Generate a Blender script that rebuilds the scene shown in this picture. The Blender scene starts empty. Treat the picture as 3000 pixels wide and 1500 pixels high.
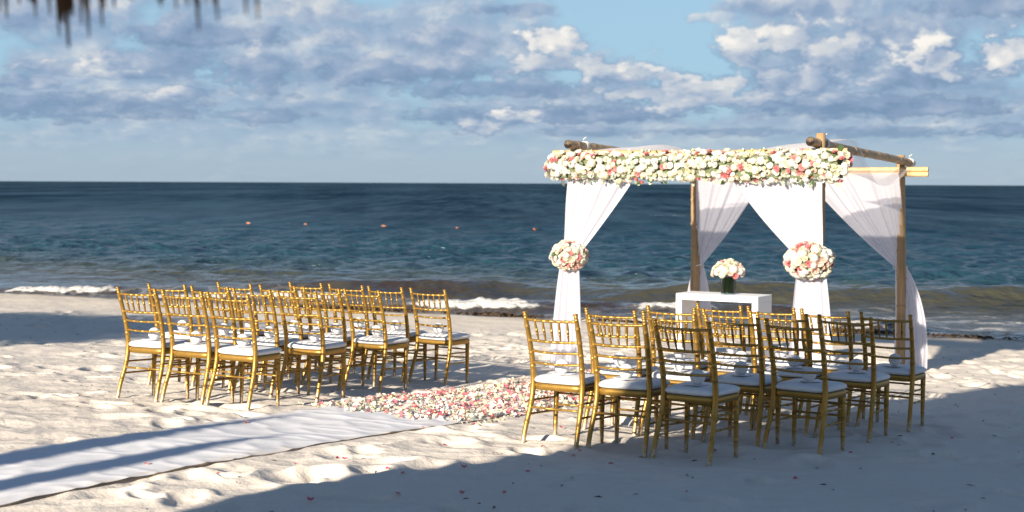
import bpy, math, random
import numpy as np
from mathutils import Vector, Matrix, Quaternion

random.seed(7)
RNG = np.random.default_rng(7)
R = math.radians
S = bpy.context.scene
COL = S.collection

# ------------------------------------------------------------------ camera
FPX = 4368.5                     # focal length in pixels of a 3000 px wide frame
CAM_Z = 1.837
PITCH = math.atan((750 - 536.5) / FPX)
ROLL = math.atan(13 / 3000)
cam = bpy.data.cameras.new('camera')
cam.sensor_width = 36.0
cam.lens = FPX / 3000 * 36
cam.clip_start = 0.05
cam.clip_end = 60000
cam.dof.use_dof = True
cam.dof.focus_distance = 11.6
cam.dof.aperture_fstop = 3.0
cam_o = bpy.data.objects.new('camera', cam)
COL.objects.link(cam_o)
_f = Vector((0, math.cos(PITCH), -math.sin(PITCH)))
_u = Vector((0, math.sin(PITCH), math.cos(PITCH)))
_x = Vector((1, 0, 0))
_r2 = _x * math.cos(ROLL) + _u * math.sin(ROLL)
_u2 = _u * math.cos(ROLL) - _x * math.sin(ROLL)
cam_o.matrix_world = Matrix(((_r2.x, _u2.x, -_f.x, 0), (_r2.y, _u2.y, -_f.y, 0),
                             (_r2.z, _u2.z, -_f.z, CAM_Z), (0, 0, 0, 1)))
S.camera = cam_o

# ------------------------------------------------------------------ light
SUN_EL = R(17.0)
SUN_AZ = R(31.3)                 # direction the light travels, measured from +Y towards +X
LX, LY = math.sin(SUN_AZ), math.cos(SUN_AZ)
sun = bpy.data.lights.new('sun', 'SUN')
sun.energy = 5.0
sun.angle = R(0.7)
sun.color = (1.0, 0.885, 0.735)
sun_o = bpy.data.objects.new('sun', sun)
COL.objects.link(sun_o)
sun_o.location = (-20, -30, 20)
sun_o.rotation_euler = Vector((LX * math.cos(SUN_EL), LY * math.cos(SUN_EL), -math.sin(SUN_EL))).to_track_quat('-Z', 'Y').to_euler()

S.view_settings.view_transform = 'Standard'
S.view_settings.look = 'None'
S.view_settings.exposure = 1.25
S.view_settings.gamma = 1.0
S.view_settings.use_curve_mapping = False
S.cycles.use_denoising = True
S.cycles.max_bounces = 8
S.cycles.transparent_max_bounces = 12
S.cycles.caustics_reflective = False
S.cycles.caustics_refractive = False

SKY_STRENGTH = 0.05
world = bpy.data.worlds.new('World')
S.world = world
world.cycles.sampling_method = 'NONE'
world.use_nodes = True


class NT:
    """small helper to write node trees as expressions"""
    def __init__(self, tree):
        self.t = tree

    def n(self, kind, **kw):
        nd = self.t.nodes.new(kind)
        for k, v in kw.items():
            setattr(nd, k, v)
        return nd

    def put(self, sock, v):
        if isinstance(v, bpy.types.NodeSocket):
            self.t.links.new(v, sock)
        elif v is not None:
            try:
                sock.default_value = v
            except Exception:
                sock.default_value = (v[0], v[1], v[2], 1.0)

    def m(self, op, a, b=None, c=None, clamp=False):
        nd = self.n('ShaderNodeMath', operation=op, use_clamp=clamp)
        for i, v in enumerate((a, b, c)):
            if v is not None:
                self.put(nd.inputs[i], v)
        return nd.outputs[0]

    def v(self, op, a, b=None, out=0):
        nd = self.n('ShaderNodeVectorMath', operation=op)
        self.put(nd.inputs[0], a)
        if b is not None:
            if op == 'SCALE':
                self.put(nd.inputs['Scale'], b)
            else:
                self.put(nd.inputs[1], b)
        return nd.outputs['Value'] if op in ('DOT_PRODUCT', 'LENGTH', 'DISTANCE') else nd.outputs[out]

    def comb(self, x, y, z):
        nd = self.n('ShaderNodeCombineXYZ')
        for i, v in enumerate((x, y, z)):
            self.put(nd.inputs[i], v)
        return nd.outputs[0]

    def sep(self, v):
        nd = self.n('ShaderNodeSeparateXYZ')
        self.put(nd.inputs[0], v)
        return nd.outputs

    def noise(self, vec, scale=1.0, detail=4.0, rough=0.5, dist=0.0, lac=2.0, col=False):
        nd = self.n('ShaderNodeTexNoise')
        if vec is not None:
            self.put(nd.inputs['Vector'], vec)
        nd.inputs['Scale'].default_value = scale
        nd.inputs['Detail'].default_value = detail
        nd.inputs['Roughness'].default_value = rough
        nd.inputs['Lacunarity'].default_value = lac
        nd.inputs['Distortion'].default_value = dist
        return nd.outputs['Color' if col else 'Fac']

    def sm(self, x, lo, hi, a=0.0, b=1.0):
        nd = self.n('ShaderNodeMapRange', interpolation_type='SMOOTHSTEP')
        for i, v in enumerate((x, lo, hi, a, b)):
            self.put(nd.inputs[i], v)
        return nd.outputs[0]

    def mix(self, fac, a, b, mode='MIX'):
        nd = self.n('ShaderNodeMix', data_type='RGBA', blend_type=mode)
        self.put(nd.inputs[0], fac)
        for s, v in ((nd.inputs[6], a), (nd.inputs[7], b)):
            if isinstance(v, tuple):
                v = (*v[:3], 1.0)
            self.put(s, v)
        return nd.outputs[2]

    def ramp(self, fac, stops):
        nd = self.n('ShaderNodeValToRGB')
        self.put(nd.inputs[0], fac)
        cr = nd.color_ramp
        while len(cr.elements) < len(stops):
            cr.elements.new(0.5)
        for e, (p, c) in zip(cr.elements, stops):
            e.position = p
            e.color = (*c, 1.0)
        return nd.outputs[0]

    def bump(self, h, strength=0.3, dist=0.01, normal=None):
        nd = self.n('ShaderNodeBump')
        nd.inputs['Strength'].default_value = strength
        nd.inputs['Distance'].default_value = dist
        self.put(nd.inputs['Height'], h)
        if normal is not None:
            self.put(nd.inputs['Normal'], normal)
        return nd.outputs[0]


CUMULUS = [
    (179, 115.5, 56, 8.0, 0.36, 0.85), (251, 97.6, 40, 14.7, 0.36, 0.85), (259, 68.3, 35, 10.1, 0.32, 0.85), (-42, 90.9, 45, 13.3, 0.36, 0.80), (-231, 77.6, 53, 10.7, 0.36, 0.80),
    (-205, 96.3, 69, 10.7, 0.10, 0.90), (-303, 106.9, 53, 13.3, 0.30, 0.80), (-170, 72.3, 43, 13.3, 0.28, 0.90), (-77, 74.9, 88, 13.3, 0.24, 0.90),
    (1, 114.9, 40, 5.3, 0.14, 0.80), (-277, 48.3, 88, 9.6, 0.27, 0.80), (-10, 62.9, 80, 6.9, 0.22, 0.85), (57, 45.6, 67, 6.9, 0.15, 0.90),
    (243, 51.5, 85, 9.6, 0.16, 0.95), (302, 114.9, 59, 9.6, 0.12, 0.90), (26, 93.6, 23, 9.6, 0.62, 1.00), (30, 80.3, 35, 6.4, 0.50, 0.90),
    (110, 60.3, 51, 12.0, 0.50, 0.95), (73, 72.3, 24, 9.1, 0.45, 0.90), (150, 90.9, 16, 14.4, 0.60, 0.95), (182, 94.9, 23, 12.0, 0.55, 0.95),
    (211, 82.9, 32, 16.0, 0.42, 0.95), (144, 66.4, 20, 5.9, 0.60, 0.95), (187, 66.9, 37, 10.7, 0.40, 0.90), (278, 82.9, 21, 11.7, 0.62, 1.00),
    (315, 84.3, 29, 11.7, 0.60, 1.00), (-114, 94.9, 24, 6.9, 0.50, 0.70), (-141, 114.4, 35, 9.1, 0.46, 0.80), (-293, 72.3, 32, 5.3, 0.44, 0.80),
    (-317, 62.1, 24, 5.3, 0.42, 0.80), (-250, 68.3, 27, 2.9, 0.45, 0.80), (-218, 58.1, 29, 4.8, 0.54, 0.80), (-167, 43.5, 37, 5.3, 0.47, 0.70),
    (-39, 42.9, 40, 6.4, 0.48, 0.75), (-23, 38.1, 16, 6.7, 0.58, 0.85), (1, 42.9, 16, 5.6, 0.55, 0.85), (51, 34.4, 37, 3.7, 0.46, 0.70),
    (136, 34.4, 43, 2.9, 0.42, 0.70), (238, 33.9, 51, 3.5, 0.41, 0.70), (320, 35.0, 17, 5.3, 0.50, 0.80), (134, 109.6, 19, 3.7, 0.50, 0.70),
]


# ---- sky: physical sky with a deck of cumulus in front of it
def build_sky():
    w = NT(world.node_tree)
    for nd in list(w.t.nodes):
        w.t.nodes.remove(nd)
    out = w.n('ShaderNodeOutputWorld')
    bg = w.n('ShaderNodeBackground')
    w.t.links.new(bg.outputs[0], out.inputs[0])
    bg.inputs['Strength'].default_value = SKY_STRENGTH
    sky = w.n('ShaderNodeTexSky', sky_type='NISHITA')
    sky.sun_disc = False
    sky.sun_elevation = SUN_EL
    sky.sun_rotation = math.pi + SUN_AZ
    sky.altitude = 0
    sky.air_density = 0.8
    sky.dust_density = 0.4
    sky.ozone_density = 3.0
    d = w.n('ShaderNodeTexCoord').outputs['Generated']
    x, y, z = w.sep(d)
    az = w.m('ARCTAN2', x, y)
    el = w.m('MAXIMUM', w.m('ARCSINE', z), 0.0)
    eta = w.m('LOGARITHM', w.m('ADD', el, 0.05), math.e)
    uv = w.comb(az, el, 0.0)

    def blob(u0, v0, a, b, gain):
        q = w.v('MULTIPLY', w.v('SUBTRACT', uv, (u0, v0, 0.0)), (1 / a, 1 / b, 0.0))
        e = w.m('POWER', math.e, w.m('MULTIPLY', w.v('DOT_PRODUCT', q, q), -1.0))
        return w.m('MULTIPLY', e, gain)

    def total(lst):
        acc = None
        for b in lst:
            o = blob(*b)
            acc = o if acc is None else w.m('ADD', acc, o)
        return acc

    def U(px): return (px - 1500) / FPX

    def V(py): return (537 - py) / FPX
    Q = w.comb(w.m('MULTIPLY', az, 13.0), w.m('MULTIPLY', eta, 2.9), 0.0)

    def noise2(vec, scale, detail, rough):
        o = w.noise(vec, scale, detail, rough)
        o.node.noise_dimensions = '2D'
        return o
    n1 = noise2(Q, 0.75, 4, 0.52)
    n2 = noise2(Q, 2.2, 6, 0.57)
    n2b = noise2(w.v('ADD', Q, (-0.10, 0.14, 0.0)), 2.2, 4, 0.57)
    relief = w.m('SUBTRACT', n2, n2b)
    vo = w.n('ShaderNodeTexVoronoi', voronoi_dimensions='2D', feature='F1')
    w.put(vo.inputs['Vector'], w.v('ADD', Q, w.v('SCALE', w.comb(n2, relief, 0.0), 0.5)))
    vo.inputs['Scale'].default_value = 3.4
    vo.inputs['Detail'].default_value = 1.0
    vo.inputs['Roughness'].default_value = 0.5
    lump = w.m('SUBTRACT', 0.62, vo.outputs['Distance'])      # rounded heads, about -0.3 .. 0.5
    n3 = noise2(Q, 7.0, 3, 0.6)
    edge = w.m('ADD', w.m('MULTIPLY', lump, 0.50), w.m('ADD', w.m('MULTIPLY', w.m('SUBTRACT', n2, 0.5), 1.5), w.m('MULTIPLY', w.m('SUBTRACT', n3, 0.5), 1.1)))
    shade = w.m('ADD', w.m('MULTIPLY', relief, 0.95), w.m('ADD', w.m('MULTIPLY', lump, 0.22), w.m('MULTIPLY', w.m('SUBTRACT', n1, 0.5), 0.35)))
    k = 1.0 / SKY_STRENGTH * 0.44
    STOPS = [(0.0, (0.19, 0.295, 0.45)), (0.26, (0.27, 0.37, 0.53)), (0.48, (0.39, 0.47, 0.60)),
             (0.72, (0.62, 0.65, 0.69)), (1.0, (0.93, 0.89, 0.83))]

    def paint(lum):
        return w.v('SCALE', w.ramp(lum, STOPS), k)
    veil = w.mix(w.sm(el, 0.0, 0.08), tuple(k * c for c in (0.375, 0.48, 0.585)), tuple(k * c for c in (0.36, 0.57, 0.72)))
    acc = w.mix(w.sm(el, 0.05, 0.40, 0.92, 0.0), sky.outputs[0], veil)
    # broken stratus over the whole dome; overhead, out of view, darker and more open to lower the fill
    high = w.sm(el, 0.14, 0.45)
    sheet = w.m('ADD', w.m('SUBTRACT', n1, w.m('MULTIPLY', high, 0.10)), w.m('MULTIPLY', w.m('SUBTRACT', n2, 0.5), 0.3))
    sheet = w.m('ADD', sheet, total([(U(2010), V(200), 0.060, 0.034, -0.30), (U(1860), V(40), 0.055, 0.022, -0.26), (U(2960), V(470), 0.05, 0.030, -0.16),
                                     (U(700), V(200), 0.26, 0.05, 0.12), (U(2480), V(230), 0.13, 0.07, 0.24)]))
    sm_ = w.m('MULTIPLY', w.sm(sheet, 0.38, 0.58), w.sm(el, 0.012, 0.05, 0.10, 0.80))
    slum = w.m('SUBTRACT', w.m('ADD', w.m('MULTIPLY_ADD', n1, 0.5, 0.17), shade), w.m('MULTIPLY', high, 0.50))
    acc = w.mix(sm_, acc, paint(slum))
    # the larger heads of cumulus: centre and radii in thousandths of a radian east of north and up, brightness, opacity
    uv1 = w.comb(az, el, 1.0)
    e0, e1 = w.m('ADD', edge, 1.20), w.m('ADD', edge, 0.58)
    lum, alpha = None, None
    for (cx, cy, rx, ry, br, op) in CUMULUS:
        if br > 0.38 and cx > -20:
            rx, ry, br = rx * 1.12, ry * 1.12, br + 0.05
        ax_, ay_ = 1e3 / rx, 1e3 / ry
        nd = w.n('ShaderNodeVectorMath', operation='MULTIPLY_ADD')
        w.put(nd.inputs[0], uv1)
        nd.inputs[1].default_value = (ax_, ay_, 0.0)
        nd.inputs[2].default_value = (-cx * 1e-3 * ax_, -cy * 1e-3 * ay_, 0.0)
        own = w.v('DOT_PRODUCT', uv1, (-0.04 * ax_, 0.17 * ay_, br * 1.06 + 0.05 + 0.04 * cx * 1e-3 * ax_ - 0.17 * cy * 1e-3 * ay_))
        m_ = w.sm(w.v('LENGTH', nd.outputs[0]), e0, e1, 0.0, op)
        if lum is None:
            lum, alpha = own, m_
            continue
        mx = w.n('ShaderNodeMix', data_type='FLOAT')
        w.put(mx.inputs[0], m_)
        w.put(mx.inputs[2], lum)
        w.put(mx.inputs[3], own)
        lum = mx.outputs[0]
        alpha = w.m('MAXIMUM', alpha, m_)
    acc = w.mix(alpha, acc, paint(w.m('ADD', lum, shade)))
    w.put(bg.inputs['Color'], acc)


build_sky()

# ------------------------------------------------------------------ helpers
def link(o, parent=None):
    COL.objects.link(o)
    if parent is not None:
        o.parent = parent
    return o


def tag(o, label=None, cat=None, group=None, kind=None):
    for k, v in (('label', label), ('category', cat), ('group', group), ('kind', kind)):
        if v:
            o[k] = v
    return o


def empty(name, loc=(0, 0, 0), rz=0.0):
    o = bpy.data.objects.new(name, None)
    o.empty_display_size = 0.1
    o.location = loc
    o.rotation_euler = (0, 0, rz)
    return link(o)


def copy_tree(o, parent=None):
    c = o.copy()
    link(c, parent)
    for ch in o.children:
        copy_tree(ch, c)
    return c


class MB:
    def __init__(self):
        self.v, self.f, self.mi = [], [], []
        self.cur = 0

    def add(self, vs, fs):
        o = len(self.v)
        self.v.extend([tuple(map(float, p)) for p in vs])
        self.f.extend([tuple(i + o for i in f) for f in fs])
        self.mi.extend([self.cur] * len(fs))

    def box(self, x0, x1, y0, y1, z0, z1):
        vs = [(x, y, z) for z in (z0, z1) for y in (y0, y1) for x in (x0, x1)]
        self.add(vs, [(0, 2, 3, 1), (4, 5, 7, 6), (0, 1, 5, 4), (2, 6, 7, 3), (0, 4, 6, 2), (1, 3, 7, 5)])

    def tube(self, path, rad, n=10, caps=True):
        path = [Vector(p) for p in path]
        if not isinstance(rad, (list, tuple, np.ndarray)):
            rad = [rad] * len(path)
        vs, fs = [], []
        t0 = (path[1] - path[0]).normalized()
        ref = Vector((1, 0, 0)) if abs(t0.x) < 0.8 else Vector((0, 1, 0))
        a = t0.cross(ref).normalized()
        for i, p in enumerate(path):
            t = (path[min(i + 1, len(path) - 1)] - path[max(i - 1, 0)]).normalized()
            a = (a - t * a.dot(t)).normalized()
            b = t.cross(a)
            for k in range(n):
                th = 2 * math.pi * k / n
                vs.append(p + (a * math.cos(th) + b * math.sin(th)) * rad[i])
        for i in range(len(path) - 1):
            for k in range(n):
                k2 = (k + 1) % n
                fs.append((i * n + k, i * n + k2, (i + 1) * n + k2, (i + 1) * n + k))
        if caps:
            fs.append(tuple(range(n))[::-1])
            fs.append(tuple((len(path) - 1) * n + k for k in range(n)))
        self.add(vs, fs)

    def lathe(self, prof, n=16, c=(0, 0, 0), caps=True):
        vs, fs = [], []
        for r, z in prof:
            for k in range(n):
                th = 2 * math.pi * k / n
                vs.append((c[0] + r * math.cos(th), c[1] + r * math.sin(th), c[2] + z))
        for i in range(len(prof) - 1):
            for k in range(n):
                k2 = (k + 1) % n
                fs.append((i * n + k, i * n + k2, (i + 1) * n + k2, (i + 1) * n + k))
        if caps:
            fs.append(tuple(range(n))[::-1])
            fs.append(tuple((len(prof) - 1) * n + k for k in range(n)))
        self.add(vs, fs)

    def grid(self, P):
        """P: (rows, cols, 3) array"""
        r, c = P.shape[:2]
        fs = [(i * c + j, i * c + j + 1, (i + 1) * c + j + 1, (i + 1) * c + j) for i in range(r - 1) for j in range(c - 1)]
        self.add(P.reshape(-1, 3), fs)

    def mesh(self, name, mats, smooth=True):
        me = bpy.data.meshes.new(name)
        me.from_pydata(self.v, [], self.f)
        for m in (mats if isinstance(mats, (list, tuple)) else [mats]):
            me.materials.append(m)
        if any(self.mi):
            me.polygons.foreach_set('material_index', self.mi)
        if smooth:
            me.polygons.foreach_set('use_smooth', [True] * len(me.polygons))
        me.update()
        return me

    def build(self, name, mats, parent=None, smooth=True):
        return link(bpy.data.objects.new(name, self.mesh(name, mats, smooth)), parent)


def bevel(o, w=0.004, seg=2, angle=0.6):
    md = o.modifiers.new('bevel', 'BEVEL')
    md.width = w
    md.segments = seg
    md.limit_method = 'ANGLE'
    md.angle_limit = angle
    return o


def np_mesh(name, V, F, mat, smooth=True):
    me = bpy.data.meshes.new(name)
    V = np.asarray(V, dtype=np.float32)
    F = np.asarray(F, dtype=np.int32)
    me.vertices.add(len(V))
    me.vertices.foreach_set('co', V.ravel())
    me.loops.add(F.size)
    me.loops.foreach_set('vertex_index', F.ravel())
    me.polygons.add(len(F))
    me.polygons.foreach_set('loop_start', np.arange(len(F), dtype=np.int32) * F.shape[1])
    me.polygons.foreach_set('loop_total', np.full(len(F), F.shape[1], dtype=np.int32))
    if smooth:
        me.polygons.foreach_set('use_smooth', np.ones(len(F), dtype=bool))
    me.update(calc_edges=True)
    me.materials.append(mat)
    return me


# ---- vectorised gradient noise
_perm = RNG.permutation(512)
_perm = np.concatenate([_perm, _perm])
_ga = RNG.uniform(0, 2 * math.pi, 512)
_gx, _gy = np.cos(_ga), np.sin(_ga)


def pnoise(x, y):
    xi, yi = np.floor(x).astype(int), np.floor(y).astype(int)
    xf, yf = x - xi, y - yi
    u, v = xf ** 3 * (xf * (xf * 6 - 15) + 10), yf ** 3 * (yf * (yf * 6 - 15) + 10)

    def g(ix, iy, dx, dy):
        h = _perm[_perm[ix & 511] + (iy & 511)] & 511
        return _gx[h] * dx + _gy[h] * dy
    a = g(xi, yi, xf, yf)
    b = g(xi + 1, yi, xf - 1, yf)
    c = g(xi, yi + 1, xf, yf - 1)
    d = g(xi + 1, yi + 1, xf - 1, yf - 1)
    return ((a + (b - a) * u) * (1 - v) + (c + (d - c) * u) * v) * 1.4


def sstep(x, a, b):
    t = np.clip((x - a) / (b - a), 0, 1)
    return t * t * (3 - 2 * t)


# ------------------------------------------------------------------ terrain shape
YAW = R(-31.5)
RX, RY = math.cos(YAW), math.sin(YAW)            # along a row of chairs
DX, DY = -math.sin(YAW), math.cos(YAW)           # down the aisle, to the pergola and the sea
SHORE_N = (0.427, 0.904)
SHORE_T = 25.85
SEA_Z = -0.75


def shore_t(x, y):
    return SHORE_N[0] * x + SHORE_N[1] * y


def ground_np(x, y):
    s = 0.574 * x + 0.819 * y
    s = 6.0 + np.logaddexp(0, (s - 6.0) / 0.5) * 0.5
    plane = -0.0486 * s + 0.4366 + 0.0097
    t = shore_t(x, y)
    sh = SEA_Z + 0.02 - 0.050 * (t - SHORE_T) + 0.03 * np.exp(-((t - SHORE_T + 2.2) / 1.3) ** 2)
    w = sstep(t, 15.0, 23.0)
    z = plane * (1 - w) + sh * w
    return np.maximum(z, -9.0)


def gz(x, y):
    return float(ground_np(np.array([float(x)]), np.array([float(y)]))[0])


# ------------------------------------------------------------------ materials
MATS = {}


def mat(name, col, rough=0.6, metal=0.0, spec=0.5, **kw):
    m = bpy.data.materials.new(name)
    m.use_nodes = True
    p = m.node_tree.nodes['Principled BSDF']
    p.inputs['Base Color'].default_value = (*col, 1)
    p.inputs['Roughness'].default_value = rough
    p.inputs['Metallic'].default_value = metal
    p.inputs['Specular IOR Level'].default_value = spec
    for k, v in kw.items():
        p.inputs[k].default_value = v
    MATS[name] = m
    return m, NT(m.node_tree), p


def pos_of(t):
    return t.n('ShaderNodeNewGeometry').outputs['Position']


def mat_sand():
    m, t, p = mat('sand', (0.6, 0.52, 0.42), 0.95, spec=0.15)
    P = pos_of(t)
    big = t.noise(P, 0.7, 4, 0.55)
    fine = t.noise(P, 60, 3, 0.7)
    speck = t.noise(P, 21, 2, 0.6)
    c = t.mix(big, (0.71, 0.640, 0.55), (0.78, 0.72, 0.64))
    c = t.mix(t.m('MULTIPLY', fine, 0.35), c, (0.50, 0.42, 0.33))
    c = t.mix(t.sm(speck, 0.72, 0.80, 0, 0.45), c, (0.30, 0.23, 0.17))
    tt = t.v('DOT_PRODUCT', P, (SHORE_N[0], SHORE_N[1], 0.0))
    edge = t.m('ADD', tt, t.m('MULTIPLY', t.m('SUBTRACT', t.noise(P, 0.5, 5, 0.6), 0.5), 2.0))
    c = t.mix(t.sm(edge, SHORE_T - 7.0, SHORE_T - 1.4, 0, 0.35), c, (0.66, 0.56, 0.42))
    wet = t.sm(edge, SHORE_T - 1.0, SHORE_T + 0.1)
    c = t.mix(wet, c, (0.20, 0.155, 0.105))
    t.put(p.inputs['Base Color'], c)
    t.put(p.inputs['Roughness'], t.sm(edge, SHORE_T - 0.6, SHORE_T + 0.1, 0.95, 0.35))
    h = t.m('ADD', t.m('MULTIPLY', t.noise(P, 9, 5, 0.65), 0.6), t.m('ADD', t.m('MULTIPLY', fine, 0.14), t.m('MULTIPLY', speck, 0.30)))
    t.put(p.inputs['Normal'], t.bump(h, 0.55, 0.03))
    return m


def mat_sea():
    m, t, p = mat('sea_water', (0.02, 0.06, 0.09), 0.09, spec=0.5)
    p.inputs['IOR'].default_value = 1.333
    P = pos_of(t)
    tt = t.v('DOT_PRODUCT', P, (SHORE_N[0], SHORE_N[1], 0.0))
    wob = t.noise(t.v('MULTIPLY', P, (0.012, 0.035, 0.0)), 1.0, 5, 0.6)
    wob2 = t.noise(t.v('MULTIPLY', P, (0.10, 0.30, 0.0)), 1.0, 5, 0.6)
    lg = t.m('LOGARITHM', t.m('MAXIMUM', t.m('SUBTRACT', tt, SHORE_T - 2.0), 0.5), 10.0)
    lg = t.m('ADD', lg, t.m('MULTIPLY', t.m('SUBTRACT', wob, 0.5), 0.55))
    lg = t.m('ADD', lg, t.m('MULTIPLY', t.m('SUBTRACT', wob2, 0.5), 0.20))
    c = t.ramp(t.m('DIVIDE', lg, 3.2), [(0.12, (0.052, 0.042, 0.033)), (0.30, (0.040, 0.041, 0.029)), (0.41, (0.014, 0.042, 0.060)),
                                        (0.56, (0.007, 0.034, 0.060)), (0.72, (0.005, 0.022, 0.050)), (0.95, (0.002, 0.010, 0.024))])
    weed = t.n('ShaderNodeAttribute', attribute_name='weed').outputs['Fac']
    c = t.mix(t.m('MULTIPLY', weed, t.sm(t.noise(P, 1.6, 5, 0.65), 0.36, 0.56)), c, (0.030, 0.017, 0.011))
    foam = t.n('ShaderNodeAttribute', attribute_name='foam').outputs['Fac']
    fn = t.noise(t.v('MULTIPLY', P, (1.0, 1.3, 1.0)), 3.4, 6, 0.68)
    fm = t.sm(t.m('ADD', foam, t.m('MULTIPLY', t.m('SUBTRACT', fn, 0.5), 1.3)), 0.50, 0.74)
    lace = t.n('ShaderNodeTexVoronoi', feature='DISTANCE_TO_EDGE')
    t.put(lace.inputs['Vector'], t.v('ADD', t.v('MULTIPLY', P, (0.9, 2.0, 1.0)), t.v('SCALE', t.noise(P, 1.2, 4, 0.6, col=True), 1.6)))
    lace.inputs['Scale'].default_value = 1.3
    lacem = t.m('MULTIPLY', t.sm(lace.outputs['Distance'], 0.16, 0.02),
                t.n('ShaderNodeAttribute', attribute_name='lace').outputs['Fac'])
    fm = t.m('MAXIMUM', fm, lacem)
    c = t.mix(fm, c, (0.55, 0.54, 0.52))
    t.put(p.inputs['Base Color'], c)
    far = t.sm(lg, 0.9, 2.3)
    t.put(p.inputs['Roughness'], t.m('MAXIMUM', t.m('MULTIPLY', fm, 0.7), t.m('MULTIPLY_ADD', far, 0.22, 0.07)))
    t.put(p.inputs['Specular IOR Level'], t.m('MULTIPLY', t.m('MULTIPLY_ADD', fm, -0.7, 1.0), t.m('MULTIPLY_ADD', far, -0.39, 0.50)))
    # ripples: three scales, each running along the crests
    b1 = t.noise(t.v('MULTIPLY', P, (3.4, 5.0, 1.0)), 1.0, 4, 0.6)
    b2 = t.noise(t.v('MULTIPLY', P, (0.85, 1.45, 0.3)), 1.0, 3, 0.6)
    b3 = t.noise(t.v('MULTIPLY', P, (0.26, 0.48, 0.05)), 1.0, 4, 0.6)
    h = t.m('ADD', t.m('MULTIPLY', b1, 0.15), t.m('ADD', t.m('MULTIPLY', b2, 0.80), t.m('MULTIPLY', b3, 1.1)))
    h = t.m('MULTIPLY', h, t.sm(tt, SHORE_T + 2.0, SHORE_T + 14.0, 0.22, 1.0))
    h = t.m('ADD', h, t.m('MULTIPLY', t.m('MULTIPLY', fn, foam), 0.12))
    nb = t.bump(h, 0.9, 1.0)
    t.put(p.inputs['Normal'], nb)
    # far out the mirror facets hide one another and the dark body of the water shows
    ripple_tone = t.m('ADD', t.m('MULTIPLY', t.noise(t.v('MULTIPLY', P, (0.030, 0.0045, 0.0)), 1.0, 3, 0.6), 0.5),
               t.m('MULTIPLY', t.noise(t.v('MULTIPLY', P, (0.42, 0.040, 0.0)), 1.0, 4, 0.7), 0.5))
    ripple_tone = t.sm(ripple_tone, 0.36, 0.64)
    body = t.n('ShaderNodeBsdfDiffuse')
    t.put(body.inputs['Color'], t.mix(fm, t.mix(ripple_tone, (0.006, 0.022, 0.042), (0.042, 0.088, 0.130)), (0.6, 0.6, 0.58)))  # wind streaks and ripple light put into the far water's colour
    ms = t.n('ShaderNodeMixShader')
    t.put(ms.inputs[0], t.m('MULTIPLY', t.sm(lg, 1.1, 2.2), t.m('MULTIPLY_ADD', ripple_tone, -0.22, 0.97)))
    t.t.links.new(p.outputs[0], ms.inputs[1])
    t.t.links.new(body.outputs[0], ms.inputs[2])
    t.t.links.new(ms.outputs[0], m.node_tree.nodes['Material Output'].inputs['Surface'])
    return m


def mat_gold():
    m, t, p = mat('gold_paint', (0.50, 0.30, 0.06), 0.36, 0.60)
    P = t.n('ShaderNodeTexCoord').outputs['Object']
    oi = t.n('ShaderNodeObjectInfo').outputs['Random']
    n = t.noise(P, 40, 4, 0.6)
    c = t.mix(n, (0.285, 0.160, 0.030), (0.385, 0.228, 0.050))
    c = t.mix(t.m('MULTIPLY', oi, 0.25), c, (0.42, 0.25, 0.06))
    wear = t.sm(t.noise(P, 95, 3, 0.7), 0.70, 0.78, 0, 0.6)
    c = t.mix(wear, c, (0.22, 0.14, 0.05))
    dust = t.m('MULTIPLY', t.sm(t.sep(P)[2], 0.11, 0.005), t.sm(t.noise(P, 55, 3, 0.6), 0.34, 0.6))
    c = t.mix(t.m('MULTIPLY', dust, 0.75), c, (0.55, 0.48, 0.40))
    t.put(p.inputs['Base Color'], c)
    t.put(p.inputs['Metallic'], t.m('MULTIPLY_ADD', dust, -0.6, 0.68))
    t.put(p.inputs['Roughness'], t.m('MULTIPLY_ADD', n, 0.22, 0.27))
    t.put(p.inputs['Normal'], t.bump(n, 0.05, 0.002))
    return m


def mat_simple(name, c1, c2, scale=12, rough=0.7, bumps=0.1, bd=0.004, spec=0.4, detail=5, stretch=None, metal=0.0, objrand=0.0):
    m, t, p = mat(name, c1, rough, metal, spec)
    P = t.n('ShaderNodeTexCoord').outputs['Object']
    if stretch:
        P = t.v('MULTIPLY', P, stretch)
    n = t.noise(P, scale, detail, 0.6)
    c = t.mix(t.sm(n, 0.3, 0.7), c1, c2)
    if objrand:
        r = t.n('ShaderNodeObjectInfo').outputs['Random']
        hs = t.n('ShaderNodeHueSaturation')
        t.put(hs.inputs['Value'], t.m('MULTIPLY_ADD', r, objrand, 1 - objrand / 2))
        t.put(hs.inputs['Color'], c)
        c = hs.outputs[0]
    t.put(p.inputs['Base Color'], c)
    if bumps:
        t.put(p.inputs['Normal'], t.bump(n, bumps, bd))
    return m


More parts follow.
